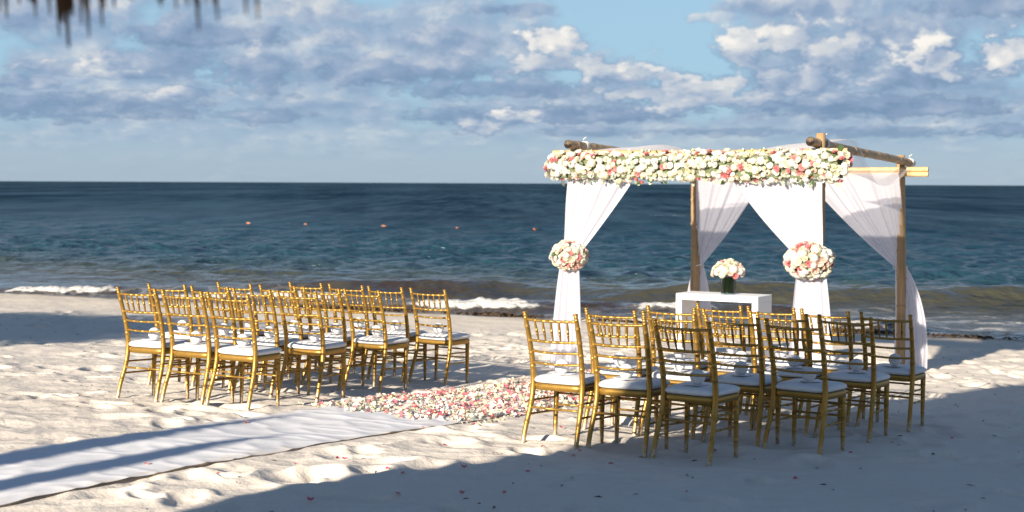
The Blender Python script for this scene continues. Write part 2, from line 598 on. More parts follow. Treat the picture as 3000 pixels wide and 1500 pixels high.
def mat_cloth(name, col, translucent=0.35, sheer=0.0, weave=220):
    m, t, p = mat(name, col, 0.85, spec=0.1)
    P = t.n('ShaderNodeTexCoord').outputs['Object']
    n = t.noise(P, weave, 2, 0.5)
    big = t.noise(P, 5, 4, 0.6)
    c = t.mix(big, tuple(0.93 * k for k in col), col)
    t.put(p.inputs['Base Color'], c)
    nb = t.bump(t.m('ADD', t.m('MULTIPLY', n, 0.2), big), 0.15, 0.02)
    t.put(p.inputs['Normal'], nb)
    tr = t.n('ShaderNodeBsdfTranslucent')
    t.put(tr.inputs['Color'], c)
    ms = t.n('ShaderNodeMixShader')
    ms.inputs[0].default_value = translucent
    t.t.links.new(p.outputs[0], ms.inputs[1])
    t.t.links.new(tr.outputs[0], ms.inputs[2])
    last = ms.outputs[0]
    if sheer:
        tp = t.n('ShaderNodeBsdfTransparent')
        m2 = t.n('ShaderNodeMixShader')
        m2.inputs[0].default_value = sheer
        t.t.links.new(last, m2.inputs[1])
        t.t.links.new(tp.outputs[0], m2.inputs[2])
        last = m2.outputs[0]
    t.t.links.new(last, m.node_tree.nodes['Material Output'].inputs['Surface'])
    return m


def mat_petal(name, c1, c2, scale=30, translucent=0.25):
    m, t, p = mat(name, c1, 0.65, spec=0.25)
    P = t.n('ShaderNodeTexCoord').outputs['Object']
    n = t.noise(P, scale, 3, 0.6)
    r = t.n('ShaderNodeObjectInfo').outputs['Random']
    f = t.m('ADD', t.m('MULTIPLY', t.sm(n, 0.3, 0.7), 0.5), t.m('MULTIPLY', r, 0.5))
    c = t.mix(f, c1, c2)
    t.put(p.inputs['Base Color'], c)
    tr = t.n('ShaderNodeBsdfTranslucent')
    t.put(tr.inputs['Color'], c)
    ms = t.n('ShaderNodeMixShader')
    ms.inputs[0].default_value = translucent
    t.t.links.new(p.outputs[0], ms.inputs[1])
    t.t.links.new(tr.outputs[0], ms.inputs[2])
    t.t.links.new(ms.outputs[0], m.node_tree.nodes['Material Output'].inputs['Surface'])
    return m


M_SAND = mat_sand()
M_SEA = mat_sea()
M_GOLD = mat_gold()
M_CUSHION = mat_simple('cushion_vinyl', (0.66, 0.66, 0.66), (0.72, 0.72, 0.71), 9, 0.55, 0.12, 0.006, 0.35, objrand=0.05)
M_BALL = mat_cloth('white_paper_shell', (0.82, 0.81, 0.80), 0.15, 0, 60)
M_CARD = mat_simple('white_card', (0.80, 0.79, 0.82), (0.76, 0.76, 0.80), 20, 0.6, 0.02)
M_WHITE = mat_simple('white_lacquer', (0.80, 0.79, 0.77), (0.76, 0.75, 0.73), 6, 0.4, 0.03, 0.003)
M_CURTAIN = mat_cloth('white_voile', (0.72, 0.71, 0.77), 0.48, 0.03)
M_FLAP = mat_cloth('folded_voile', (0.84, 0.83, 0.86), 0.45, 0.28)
M_SHEER = mat_cloth('sheer_voile', (0.86, 0.85, 0.88), 0.55, 0.68)
M_RUNNER = mat_cloth('white_runner_cloth', (0.78, 0.78, 0.80), 0.05, 0, 90)
def _sandy_runner():
    t = NT(M_RUNNER.node_tree)
    p = M_RUNNER.node_tree.nodes['Principled BSDF']
    P = pos_of(t)
    e = t.m('ABSOLUTE', t.m('ADD', t.v('DOT_PRODUCT', P, (math.cos(R(-31.5)), math.sin(R(-31.5)), 0.0)), 6.86))
    n = t.noise(P, 7, 5, 0.7)
    f = t.m('ADD', t.sm(t.m('ADD', e, t.m('MULTIPLY', t.m('SUBTRACT', n, 0.5), 0.7)), 0.50, 0.80, 0.0, 0.8),
            t.sm(n, 0.62, 0.78, 0.0, 0.30), clamp=True)
    old = p.inputs['Base Color'].links[0].from_socket
    t.put(p.inputs['Base Color'], t.mix(f, old, (0.62, 0.54, 0.45)))


_sandy_runner()
M_JUTE = mat_simple('brown_backing', (0.42, 0.32, 0.22), (0.32, 0.23, 0.15), 30, 0.9)
M_BAMBOO = mat_simple('bamboo', (0.34, 0.225, 0.115), (0.22, 0.14, 0.07), 3.0, 0.45, 0.15, 0.01, stretch=(9, 9, 0.8))
M_BAMBOO_G = mat_simple('weathered_bamboo', (0.42, 0.31, 0.20), (0.26, 0.185, 0.115), 3.5, 0.6, 0.2, 0.01, stretch=(3, 3, 3))
M_BAMBOO_L = mat_simple('pale_bamboo', (0.60, 0.40, 0.19), (0.44, 0.28, 0.13), 3.5, 0.5, 0.15, 0.01, stretch=(3, 3, 3))
M_ROPE = mat_simple('white_rope', (0.70, 0.68, 0.64), (0.55, 0.52, 0.48), 60, 0.9, 0.4)
M_P_CREAM = mat_petal('cream_petal', (0.70, 0.65, 0.47), (0.77, 0.73, 0.60))
M_P_WHITE = mat_petal('white_petal', (0.76, 0.74, 0.66), (0.78, 0.77, 0.72))
M_P_PINK = mat_petal('pink_petal', (0.64, 0.19, 0.21), (0.72, 0.36, 0.34))
M_P_BLUSH = mat_petal('blush_petal', (0.80, 0.52, 0.43), (0.82, 0.64, 0.56))
M_P_ROSE = mat_petal('deep_pink_petal', (0.62, 0.10, 0.16), (0.72, 0.20, 0.25))
M_P_GREEN = mat_petal('greenish_petal', (0.42, 0.46, 0.22), (0.58, 0.60, 0.40))
M_LEAF = mat_petal('dark_leaf', (0.045, 0.085, 0.03), (0.08, 0.13, 0.045))
M_LEAF_G = mat_petal('grey_green_leaf', (0.30, 0.35, 0.28), (0.42, 0.46, 0.38))
M_FOAM = mat_simple('dark_floral_foam', (0.08, 0.10, 0.05), (0.14, 0.16, 0.09), 30, 0.95)
M_WEED = mat_simple('brown_seaweed', (0.05, 0.030, 0.014), (0.10, 0.060, 0.028), 6, 0.8, 0.3, objrand=0.3)
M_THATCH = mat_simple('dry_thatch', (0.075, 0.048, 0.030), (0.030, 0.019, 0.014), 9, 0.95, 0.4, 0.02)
M_BARK = mat_simple('bark', (0.16, 0.12, 0.09), (0.09, 0.065, 0.05), 8, 0.9, 0.5, 0.03)
M_TREE_LEAF = mat_petal('tree_leaf', (0.05, 0.10, 0.03), (0.09, 0.14, 0.04))
M_ORANGE = mat_simple('orange_buoy_plastic', (0.50, 0.19, 0.08), (0.42, 0.15, 0.07), 5, 0.5, 0.02)
M_CANVAS = mat_simple('blue_canvas', (0.10, 0.20, 0.35), (0.08, 0.16, 0.30), 8, 0.9, 0.2)


# ------------------------------------------------------------------ ground
def fan(angles, radii):
    A, RR = np.meshgrid(angles, radii)
    return RR * np.sin(A), RR * np.cos(A)


def grid_faces(rows, cols):
    i = np.arange((rows - 1) * cols).reshape(rows - 1, cols)[:, :-1]
    return np.stack([i, i + 1, i + cols + 1, i + cols], -1).reshape(-1, 4)


def build_ground():
    dense = np.linspace(R(-25), R(25), 860)
    a = np.concatenate([np.linspace(-math.pi, R(-26), 60), dense, np.linspace(R(26), math.pi, 60)])
    inv = np.linspace(1 / 6.2, 1 / 34.0, 560)
    rad = np.concatenate([np.linspace(0.05, 6.0, 14), 1 / inv, np.geomspace(36, 900, 26)])
    X, Y = fan(a, rad)
    Z = ground_np(X, Y)
    t = shore_t(X, Y)
    dry = 1 - sstep(t, SHORE_T - 7.0, SHORE_T - 1.0)
    near = sstep(np.hypot(X, Y), 3, 6)
    amp = dry * near
    across = X * RX + Y * RY + 6.86
    amp *= 1 - 0.8 * (1 - sstep(np.abs(across), 0.62, 0.84)) * (1 - sstep(X * DX + Y * DY, 11.2, 12.0))
    n = pnoise(X * 0.9 + 3, Y * 0.9) * 0.018 + pnoise(X * 2.3 + 9, Y * 2.3 + 4) * 0.012
    rid = 1 - np.abs(pnoise(X * 2.1 + 30, Y * 3.0 + 7))
    n += (rid ** 2 - 0.5) * 0.012
    n += pnoise(X * 5.5 + 1, Y * 5.5 + 8) * 0.0050 + pnoise(X * 13, Y * 13) * 0.0026
    Z = Z + n * amp + (1 - dry) * near * (pnoise(X * 1.2, Y * 1.2) * 0.02 + pnoise(X * 4.1, Y * 4.1) * 0.010) * sstep(SHORE_T + 1.5 - t, 0, 1.5)
    # footprints and scuffs
    i0, j0 = 14, 60
    rr = rad
    aa = a
    rs = np.random.default_rng(21)
    trails = []
    for _ in range(46):                                   # walked lines
        x, y = rs.uniform(-7, 7), rs.uniform(6.8, 22)
        h = rs.normal(-SUN_AZ * 0 + R(58), R(60))
        for k in range(rs.integers(5, 16)):
            x += math.sin(h) * 0.62
            y += math.cos(h) * 0.62
            h += rs.normal(0, 0.10)
            sd = 0.09 * (1 if k % 2 else -1)
            trails.append((x + math.cos(h) * sd, y - math.sin(h) * sd, h, rs.uniform(0.026, 0.052), 1.0))
    for _ in range(900):                                  # loose scuffs
        trails.append((rs.uniform(-9, 9), rs.uniform(6.6, 24), rs.uniform(0, 6.3), rs.uniform(0.010, 0.036), rs.uniform(0.5, 1.4)))
    for (px, py, h, dep, sc) in trails:
        rp, ap = math.hypot(px, py), math.atan2(px, py)
        s1, s2 = sstep(np.array(ap), R(-27), R(-24)), 0
        rad_c = 0.42 * sc
        ia, ib = np.searchsorted(rr, (rp - rad_c, rp + rad_c))
        ja, jb = np.searchsorted(aa, (ap - rad_c / rp, ap + rad_c / rp))
        if ib <= ia or jb <= ja or rp < 6.3:
            continue
        sl = (slice(ia, ib), slice(ja, jb))
        dx, dy = X[sl] - px, Y[sl] - py
        ul = (dx * math.sin(h) + dy * math.cos(h)) / (0.150 * sc)
        uw = (dx * math.cos(h) - dy * math.sin(h)) / (0.085 * sc)
        r2 = ul * ul + uw * uw
        Z[sl] += dep * (-np.exp(-(r2 * 0.8) ** 1.7) + 0.55 * np.exp(-(np.sqrt(r2) - 1.55) ** 2 * 4.0) * (0.6 + 0.4 * np.tanh(ul))) * amp[sl]
    V = np.stack([X, Y, Z], -1).reshape(-1, 3)
    o = link(bpy.data.objects.new('sand_ground', np_mesh('sand_ground', V, grid_faces(*X.shape), M_SAND)))
    tag(o, 'pale beach sand churned up by footprints', kind='structure')
    return (rr, aa, Z)


GRD = build_ground()


def sand_z(x, y):
    """height of the sand as built, footprints included"""
    rr, aa, Z = GRD
    rp, ap = math.hypot(x, y), math.atan2(x, y)
    i = min(max(np.searchsorted(rr, rp) - 1, 0), len(rr) - 2)
    j = min(max(np.searchsorted(aa, ap) - 1, 0), len(aa) - 2)
    fi = (rp - rr[i]) / (rr[i + 1] - rr[i])
    fj = (ap - aa[j]) / (aa[j + 1] - aa[j])
    return float((Z[i, j] * (1 - fj) + Z[i, j + 1] * fj) * (1 - fi) + (Z[i + 1, j] * (1 - fj) + Z[i + 1, j + 1] * fj) * fi)


# ------------------------------------------------------------------ sea
def build_sea():
    a = np.concatenate([np.linspace(R(-100), R(-25), 40), np.linspace(R(-24.5), R(24.5), 900), np.linspace(R(25), R(100), 40)])
    inv = np.concatenate([np.linspace(1 / 20.0, 1 / 45.0, 330), np.linspace(1 / 45.0, 1 / 400.0, 330)[1:], np.geomspace(1 / 420., 1 / 20000., 40)])
    rad = 1 / inv
    X, Y = fan(a, rad)
    DR = np.gradient(rad)[:, None] * np.ones_like(X)
    C = 0.136 * X + 0.99 * Y
    T = shore_t(X, Y)
    off = T - SHORE_T                                       # metres out from the waterline
    Z = np.zeros_like(X)
    rs = np.random.default_rng(5)
    for k in range(60):
        lam = 10 ** rs.uniform(-0.16, 0.52)
        th = rs.normal(R(186), R(16 + 16 / lam))
        kx, ky = math.sin(th) * 2 * math.pi / lam, math.cos(th) * 2 * math.pi / lam
        am = 0.0080 * lam ** 0.85 * rs.uniform(0.6, 1.3)
        fade = sstep(lam / DR, 2.0, 5.0)
        ph = kx * X + ky * Y + rs.uniform(0, 6.3) + 0.9 * pnoise(X * 0.08 + k * 3.1, Y * 0.08)
        sh = np.sin(ph)
        Z += am * fade * (sh + 0.25 * np.cos(2 * ph))
    shallow = sstep(off, 2.0, 15.0)
    Z *= 0.16 + 0.84 * shallow
    foam = np.zeros_like(X)
    weed = np.zeros_like(X)
    lace = np.zeros_like(X)

    def breaker(c0, h, wf, wb, x0, x1, broken, seed, soft=2.5):
        nonlocal Z, foam, weed
        line = c0 + 0.75 * pnoise(X * 0.16 + seed, X * 0 + seed * 1.7) + 0.25 * pnoise(X * 0.7 + seed, X * 0 + 3.3)
        dd = C - line
        env = sstep(X, x0 - soft, x0 + soft) * (1 - sstep(X, x1 - soft, x1 + soft))
        env = env * (0.75 + 0.35 * pnoise(X * 0.25 + seed * 5, X * 0 + 0.5))
        prof = np.where(dd < 0, np.exp(-(dd / wf) ** 2), np.exp(-(dd / wb) ** 2))
        Z = Z + h * env * prof
        for (b0, b1, amt) in broken:
            be = sstep(X, b0 - 0.5, b0 + 0.7) * (1 - sstep(X, b1 - 0.7, b1 + 0.5))
            jag = 0.22 * pnoise(X * 2.3 + seed, Y * 0 + 1) + 0.12 * pnoise(X * 6.1, Y * 0 + seed)
            fz = np.exp(-((dd + 0.26 + jag) / 0.31) ** 2) * be * amt
            lump = 0.5 + 0.5 * pnoise(X * 3.2 + seed, Y * 3.2) + 0.35 * pnoise(X * 8, Y * 8)
            Z = Z + fz * (0.02 + 0.07 * lump)
            foam = np.maximum(foam, fz)
        return dd, env

    # outer swell: brown and unbroken in the middle, white to the left
    d1, e1 = breaker(33.4, 0.50, 0.75, 2.4, -5.5, 14.5, [], 1.3)
    weed = np.maximum(weed, np.exp(-((d1 + 0.2) / 1.0) ** 2) * e1 * (1 - sstep(X, -2.0, 1.0)) * 1.0)
    fl = np.exp(-((d1 + 0.05) / 0.16) ** 2) * e1 * sstep(pnoise(X * 0.9, X * 0 + 7), 0.22, 0.5)
    foam = np.maximum(foam, fl * 0.62)
    d2, e2 = breaker(32.8, 0.16, 0.5, 1.0, -17, -4.0, [(-11.8, -8.9, 1.05)], 4.2, 1.0)
    d2b, e2b = breaker(31.5, 0.17, 0.5, 1.0, -9, -2.0, [(-8.6, -3.3, 1.0)], 9.4, 1.0)
    weed = np.maximum(weed, np.exp(-((d2b + 0.9) / 0.9) ** 2) * sstep(X, -14, -10) * (1 - sstep(X, -4, -2)) * 0.6)
    # inner break, middle
    d3, e3 = breaker(30.2, 0.20, 0.5, 1.1, -3.2, 6.0, [(-2.2, 0.6, 1.1), (2.2, 4.3, 0.85)], 2.6, 1.0)
    weed = np.maximum(weed, np.exp(-((d3 + 0.1) / 0.8) ** 2) * e3 * sstep(X, 0.2, 1.4) * 1.0)
    d4, e4 = breaker(28.3, 0.13, 0.4, 0.8, -1.5, 5.2, [(-1.2, 0.4, 0.55), (0.6, 3.0, 1.0)], 6.1, 0.8)
    # right hand side: a brown hump and a thin wash
    d5, e5 = breaker(27.9, 0.22, 0.5, 1.0, 5.6, 7.4, [(5.9, 6.5, 0.5)], 3.7, 0.8)
    weed = np.maximum(weed, np.exp(-((d5) / 0.8) ** 2) * e5 * 0.9)
    d6, e6 = breaker(25.9, 0.13, 0.35, 0.8, 8.4, 12.0, [(8.6, 10.5, 0.75)], 8.8, 0.8)
    lace = np.clip((1 - sstep(off, 1.5, 6.5)) * sstep(X, 5, 8) * 1.0 + 0.35 * (1 - sstep(off, 0.8, 3.0)), 0, 1)
    lace *= sstep(pnoise(X * 0.45 + 2, Y * 0.9), -0.35, 0.25)
    # far white caps and the reef on the horizon
    cap = sstep(pnoise(X * 0.11 + 40, Y * 0.20), 0.60, 0.74) * sstep(off, 40, 80) * (1 - sstep(off, 200, 420))
    foam = np.maximum(foam, cap * 0.55)
    az = np.arctan2(X, Y)
    reef = np.exp(-((az - 0.239) / 0.0065) ** 2) * sstep(Y, 1200, 1500) * (1 - sstep(Y, 4000, 6000))
    foam = np.maximum(foam, reef * 0.8)
    Z = np.where(off < 1.5, Z * sstep(off, -2.0, 1.5) , Z)
    V = np.stack([X, Y, Z + SEA_Z], -1).reshape(-1, 3)
    F = grid_faces(*X.shape)
    keep = (off.reshape(-1)[F] > -3.0).any(1)
    F = F[keep]
    used = np.unique(F)
    remap = -np.ones(len(V), dtype=np.int64)
    remap[used] = np.arange(len(used))
    me = np_mesh('sea', V[used], remap[F], M_SEA)
    for nm, arr in (('foam', foam), ('weed', weed), ('lace', lace)):
        at = me.attributes.new(nm, 'FLOAT', 'POINT')
        at.data.foreach_set('value', arr.reshape(-1)[used].astype(np.float32))
    tag(link(bpy.data.objects.new('sea', me)), 'blue green sea with small breakers rolling in', kind='structure')


build_sea()


# ------------------------------------------------------------------ chairs
def smooth_path(pts, n):
    pts = [np.array(p, float) for p in pts]
    P = [2 * pts[0] - pts[1]] + pts + [2 * pts[-1] - pts[-2]]
    out = []
    m = len(pts) - 1
    for i in range(n + 1):
        t = i / n * m
        k = min(int(t), m - 1)
        u = t - k
        a, b, c, d = P[k], P[k + 1], P[k + 2], P[k + 3]
        out.append(0.5 * (2 * b + (c - a) * u + (2 * a - 5 * b + 4 * c - d) * u * u + (3 * b - a - 3 * c + d) * u ** 3))
    return out


def ringed(path, rad, rings, grow=1.12):
    """path with bamboo-like rings at the given fractions"""
    L = len(path) - 1
    ts = sorted(set([i / L for i in range(L + 1)] + [r + e for r in rings for e in (-0.009, -0.004, 0.0, 0.004, 0.009)]))
    ts = [t for t in ts if 0 <= t <= 1]
    pp, rr = [], []
    for t in ts:
        k = min(int(t * L), L - 1)
        u = t * L - k
        pp.append(path[k] * (1 - u) + path[k + 1] * u)
        r = rad(t)
        for q in rings:
            dq = abs(t - q)
            if dq < 0.0055:
                r *= grow
            elif dq < 0.0095:
                r *= 0.97
        rr.append(r)
    return pp, rr


POST = [(0.212, -0.032, -0.03), (0.208, 0.010, 0.12), (0.199, 0.062, 0.27), (0.195, 0.088, 0.41),
        (0.195, 0.079, 0.55), (0.198, 0.048, 0.70), (0.201, 0.005, 0.84), (0.202, -0.018, 0.912)]


def post_at(z):
    pp = smooth_path(POST, 80)
    zs = np.array([p[2] for p in pp])
    i = int(np.argmin(abs(zs - z)))
    return pp[i]


def make_chair():
    root = empty('chiavari_chair')
    root.name = 'gold_chair'
    # rear posts, running from the foot to the finial
    for s in (-1, 1):
        mb = MB()
        path = [np.array((p[0] * s, p[1], p[2])) for p in smooth_path(POST, 30)]
        rad = lambda t: 0.0165 + 0.0035 * math.exp(-((t - 0.46) / 0.22) ** 2) - 0.0035 * max(0, (t - 0.85) / 0.15)
        pp, rr = ringed(path, rad, (0.17, 0.30, 0.56, 0.65, 0.73, 0.83, 0.93))
        mb.tube(pp, rr, 12)
        tp = Vector(path[-1])
        post = mb.build('back_post', M_GOLD, root)
        mb = MB()
        mb.lathe([(0.0125, -0.004), (0.0175, 0.001), (0.0185, 0.005), (0.0165, 0.009), (0.008, 0.012), (0.001, 0.013)], 12, tp, caps=False)
        mb.build('finial', M_GOLD, post)
    # front legs
    for s in (-1, 1):
        mb = MB()
        path = [np.array((s * (0.184 + 0.006 * (1 - t)), 0.388 - 0.012 * (1 - t), -0.03 + 0.425 * t)) for t in np.linspace(0, 1, 12)]
        rad = lambda t: 0.0125 + 0.0085 * t ** 0.8
        pp, rr = ringed(path, rad, (0.30, 0.62, 0.84), 1.08)
        mb.tube(pp, rr, 12)
        mb.build('front_leg', M_GOLD, root)

    def rail(name, z, r, bow, rings, lo=None):
        p = post_at(z)
        pts = [np.array((x, p[1] + bow * (1 - (x / p[0]) ** 2), z - 0.006 * (1 - (x / p[0]) ** 2) * (bow < 0))) for x in np.linspace(-p[0], p[0], 15)]
        pp, rr = ringed(pts, lambda t: r, rings, 1.15)
        mb = MB()
        mb.tube(pp, rr, 9)
        return mb.build(name, M_GOLD, root)
    rail('top_rail', 0.868, 0.0098, -0.010, (0.2, 0.36, 0.5, 0.64, 0.8))
    rail('spindle_rail', 0.722, 0.0098, -0.016, (0.2, 0.36, 0.5, 0.64, 0.8))
    rail('back_rail', 0.646, 0.0088, -0.022, (0.3, 0.5, 0.7))
    rail('back_rail', 0.566, 0.0088, -0.024, (0.3, 0.5, 0.7))
    for k in range(5):
        f = (k - 2) / 3.0
        pa, pb = post_at(0.868), post_at(0.722)
        a = np.array((f * pa[0] * 0.97, pa[1] - 0.010 * (1 - f * f), 0.868))
        b = np.array((f * pb[0] * 0.90, pb[1] - 0.016 * (1 - f * f), 0.722))
        path = [a + (b - a) * t for t in np.linspace(0, 1, 9)]
        pp, rr = ringed(path, lambda t: 0.0050 + 0.0042 * math.sin(math.pi * t) ** 0.8, (0.5, 0.64), 1.12)
        mb = MB()
        mb.tube(pp, rr, 8)
        mb.build('spindle', M_GOLD, root)

    # seat frame and cushion share a rounded trapezoid
    def outline(grow, n=48):
        pts = []
        for i in range(n):
            th = 2 * math.pi * i / n
            c_, s_ = math.cos(th), math.sin(th)
            e = 0.30
            ux = math.copysign(abs(c_) ** e, c_)
            uy = math.copysign(abs(s_) ** e, s_)
            y = 0.252 + uy * (0.181 + grow)
            hw = 0.196 + 0.012 * (uy * 0.5 + 0.5)
            pts.append((ux * (hw + grow), y))
        return pts

    def loft(mb, rings):
        n = 48
        vs, fs = [], []
        for (g, z, dome) in rings:
            for (x, y) in outline(g, n):
                vs.append((x, y, z))
        for i in range(len(rings) - 1):
            for k in range(n):
                k2 = (k + 1) % n
                fs.append((i * n + k, i * n + k2, (i + 1) * n + k2, (i + 1) * n + k))
        fs.append(tuple(range(n))[::-1])
        fs.append(tuple((len(rings) - 1) * n + k for k in range(n)))
        mb.add(vs, fs)
    mb = MB()
    loft(mb, [(-0.004, 0.374, 0), (0.001, 0.377, 0), (0.003, 0.40, 0), (0.001, 0.417, 0), (-0.005, 0.420, 0)])
    mb.build('seat_frame', M_GOLD, root)
    mb = MB()
    loft(mb, [(-0.020, 0.421, 0), (-0.006, 0.424, 0), (0.004, 0.432, 0), (0.008, 0.442, 0), (0.005, 0.452, 0), (-0.004, 0.460, 0),
              (-0.020, 0.467, 0), (-0.045, 0.4725, 0), (-0.085, 0.4765, 0), (-0.13, 0.478, 0)])
    mb.build('cushion', M_CUSHION, root)
    # stretchers
    def bar(name, a, b, r=0.0078, rings=(0.33, 0.66)):
        a, b = np.array(a), np.array(b)
        pp, rr = ringed([a + (b - a) * t for t in np.linspace(0, 1, 7)], lambda t: r, rings, 1.15)
        mb = MB()
        mb.tube(pp, rr, 8)
        mb.build(name, M_GOLD, root)

    def leg_at(z):
        t = (z + 0.03) / 0.425
        return np.array((0.184 + 0.006 * (1 - t), 0.388 - 0.012 * (1 - t), z))
    q = post_at(0.252)
    bar('stretcher', (-q[0], q[1], 0.252), (q[0], q[1], 0.252), 0.0088)
    for z in (0.30, 0.205):
        g = leg_at(z - 0.012)
        q = post_at(z)
        for s in (-1, 1):
            bar('stretcher', (s * q[0], q[1], z), (s * g[0], g[1], z - 0.012))
    for z in (0.315, 0.235):
        g = leg_at(z)
        bar('stretcher', (-g[0], g[1], z), (g[0], g[1], z))
    return root


# measured places: x, y, yaw in degrees
CHAIRS = {
    'L00': (-3.062, 12.176, -29.6), 'L01': (-2.640, 11.925, -29.7), 'L02': (-2.236, 11.725, -29.8),
    'L10': (-3.069, 13.273, -26.8), 'L11': (-2.634, 13.043, -29.0), 'L12': (-2.229, 12.809, -30.9), 'L13': (-1.803, 12.561, -30.2),
    'L20': (-2.630, 14.111, -31.4), 'L21': (-2.178, 13.883, -30.1), 'L22': (-1.745, 13.642, -30.6), 'L23': (-1.347, 13.443, -35.7),
    'L30': (-2.070, 14.966, -31.9), 'L31': (-1.642, 14.736, -31.0), 'L32': (-1.222, 14.489, -33.0), 'L33': (-0.800, 14.273, -33.4),
    'R00': (0.270, 10.125, -32.4), 'R01': (0.711, 9.914, -30.0), 'R02': (1.117, 9.656, -36.7),
    'R10': (0.735, 10.993, -32.3), 'R11': (1.127, 10.732, -32.6), 'R12': (1.560, 10.514, -33.9), 'R13': (1.935, 10.167, -38.1),
    'R20': (1.268, 11.812, -31.7), 'R21': (1.685, 11.579, -34.5), 'R22': (2.064, 11.329, -34.1), 'R23': (2.493, 11.118, -34.7),
    'R30': (1.763, 12.651, -34.5), 'R31': (2.167, 12.393, -32.3), 'R32': (2.565, 12.162, -35.2), 'R33': (2.989, 11.886, -33.6),
}
ROWS = ['back row', 'third row from pergola', 'second row from pergola', 'row nearest pergola']
SEATS = ['on the aisle', 'second from aisle', 'third from aisle', 'fourth from aisle']

chair0 = make_chair()


def make_ball():
    mb = MB()
    prof = []
    for i in range(15):
        th = math.pi * i / 14
        z = -math.cos(th) * 0.050
        r = math.sin(th) * 0.052
        prof.append((max(r, 0.004), 0.050 + z))
    prof[0] = (0.012, 0.001)
    mb.lathe(prof, 24)
    o = mb.build('favor_ball', M_BALL)
    k = MB()                                             # raised seam around the shell
    k.tube([Vector((0.0523 * math.cos(a_), 0.0523 * math.sin(a_), 0.062)) for a_ in np.linspace(0, 2 * math.pi, 25)], 0.0016, 6, False)
    k.build('rim', M_BALL, o)
    return o


def make_card():
    mb = MB()
    n = 9
    P = np.zeros((n, n, 3))
    for i in range(n):
        for j in range(n):
            u, v = i / (n - 1) - 0.5, j / (n - 1) - 0.5
            P[i, j] = (u * 0.135, v * 0.135, 0.002 + 0.010 * max(0, abs(u) + abs(v) - 0.55))
    mb.grid(P)
    o = mb.build('paper_card', M_CARD, smooth=True)
    md = o.modifiers.new('thick', 'SOLIDIFY')
    md.thickness = 0.0015
    return o


ball0, card0 = make_ball(), make_card()
for i, (k, (x, y, a)) in enumerate(CHAIRS.items()):
    c = chair0 if i == 0 else copy_tree(chair0)
    z = gz(x, y) - 0.0097 * 0
    c.location = (x, y, z)
    c.rotation_euler = (R(random.uniform(-0.5, 0.5)), R(random.uniform(-0.5, 0.5)), R(a))
    side = 'left' if k[0] == 'L' else 'right'
    row = int(k[1])
    seat = (2 if row == 0 else 3) - int(k[2]) if k[0] == 'L' else int(k[2])
    where = '%s block, %s, %s' % (side, ROWS[row], SEATS[seat])
    tag(c, 'gold chair, white cushion, ' + where, 'chair', 'gold chairs in the %s block' % side)
    ca = R(a)
    jx, jy = random.uniform(-0.02, 0.02), random.uniform(0.17, 0.22)
    bx, by = x + jx * math.cos(ca) - jy * math.sin(ca), y + jx * math.sin(ca) + jy * math.cos(ca)
    cd = card0 if i == 0 else copy_tree(card0)
    cd.location = (bx, by, z + 0.4795)
    cd.rotation_euler = (0, 0, ca + R(random.uniform(-40, 40)))
    tag(cd, 'white card on chair cushion, ' + where, 'card', 'paper cards under the balls')
    b = ball0 if i == 0 else copy_tree(ball0)
    b.location = (bx, by, z + 0.483)
    b.rotation_euler = (R(random.uniform(-14, 14)), R(random.uniform(-14, 14)), random.uniform(0, 6))
    tag(b, 'white ball on chair cushion, ' + where, 'ball', 'white balls on the cushions')

# ------------------------------------------------------------------ pergola
PW, PL = 2.84, 3.18
FLx, FLy = 0.673, 16.5


def pg(a, b, z=0.0):
    """pergola frame: a along the front (left to right), b towards the sea"""
    return Vector((FLx + RX * a + DX * b, FLy + RY * a + DY * b, z))


def bamboo(mb, p0, p1, r, nodes, bend=0.0, seed=0, n=14, hollow=False):
    rs = random.Random(seed)
    p0, p1 = Vector(p0), Vector(p1)
    ax = (p1 - p0)
    L = ax.length
    side = ax.cross(Vector((0.3, 0.2, 0.9))).normalized()
    side2 = ax.cross(side).normalized()
    ts = sorted(set([i / 24 for i in range(25)] + [q + e for q in nodes for e in (-0.010, -0.004, 0.0, 0.004, 0.010)]))
    ts = [t for t in ts if 0 <= t <= 1]
    ph = rs.uniform(0, 6)
    pp, rr = [], []
    for t in ts:
        pp.append(p0 + ax * t + side * bend * math.sin(math.pi * 1.6 * t + ph) + side2 * bend * 0.6 * math.sin(math.pi * 2.3 * t + ph * 2))
        k = 1.0
        for q in nodes:
            e = abs(t - q)
            if e < 0.005:
                k = 1.07
            elif e < 0.011:
                k = 0.95
        rr.append(r * k * (1.04 - 0.08 * t))
    mb.tube(pp, rr, n, caps=not hollow)
    if hollow:                                              # open cut ends with a wall
        for e in (0, -1):
            c = pp[e]
            d = (pp[1] - pp[0]).normalized() if e == 0 else (pp[-2] - pp[-1]).normalized()
            mb.tube([c, c + d * 0.001, c + d * 0.06], [rr[e], rr[e] * 0.72, rr[e] * 0.70], n)


pergola = empty('pergola', pg(PW / 2, PL / 2, gz(*pg(PW / 2, PL / 2)[:2])))
tag(pergola, 'open square bamboo pergola standing on the sand before the sea', 'pergola')
pergola_inv = Matrix.Translation(-pergola.location)


def pbuild(mb, name, m):
    mb.v = [tuple(Vector(v) - pergola.location) for v in mb.v]
    return mb.build(name, m, pergola)


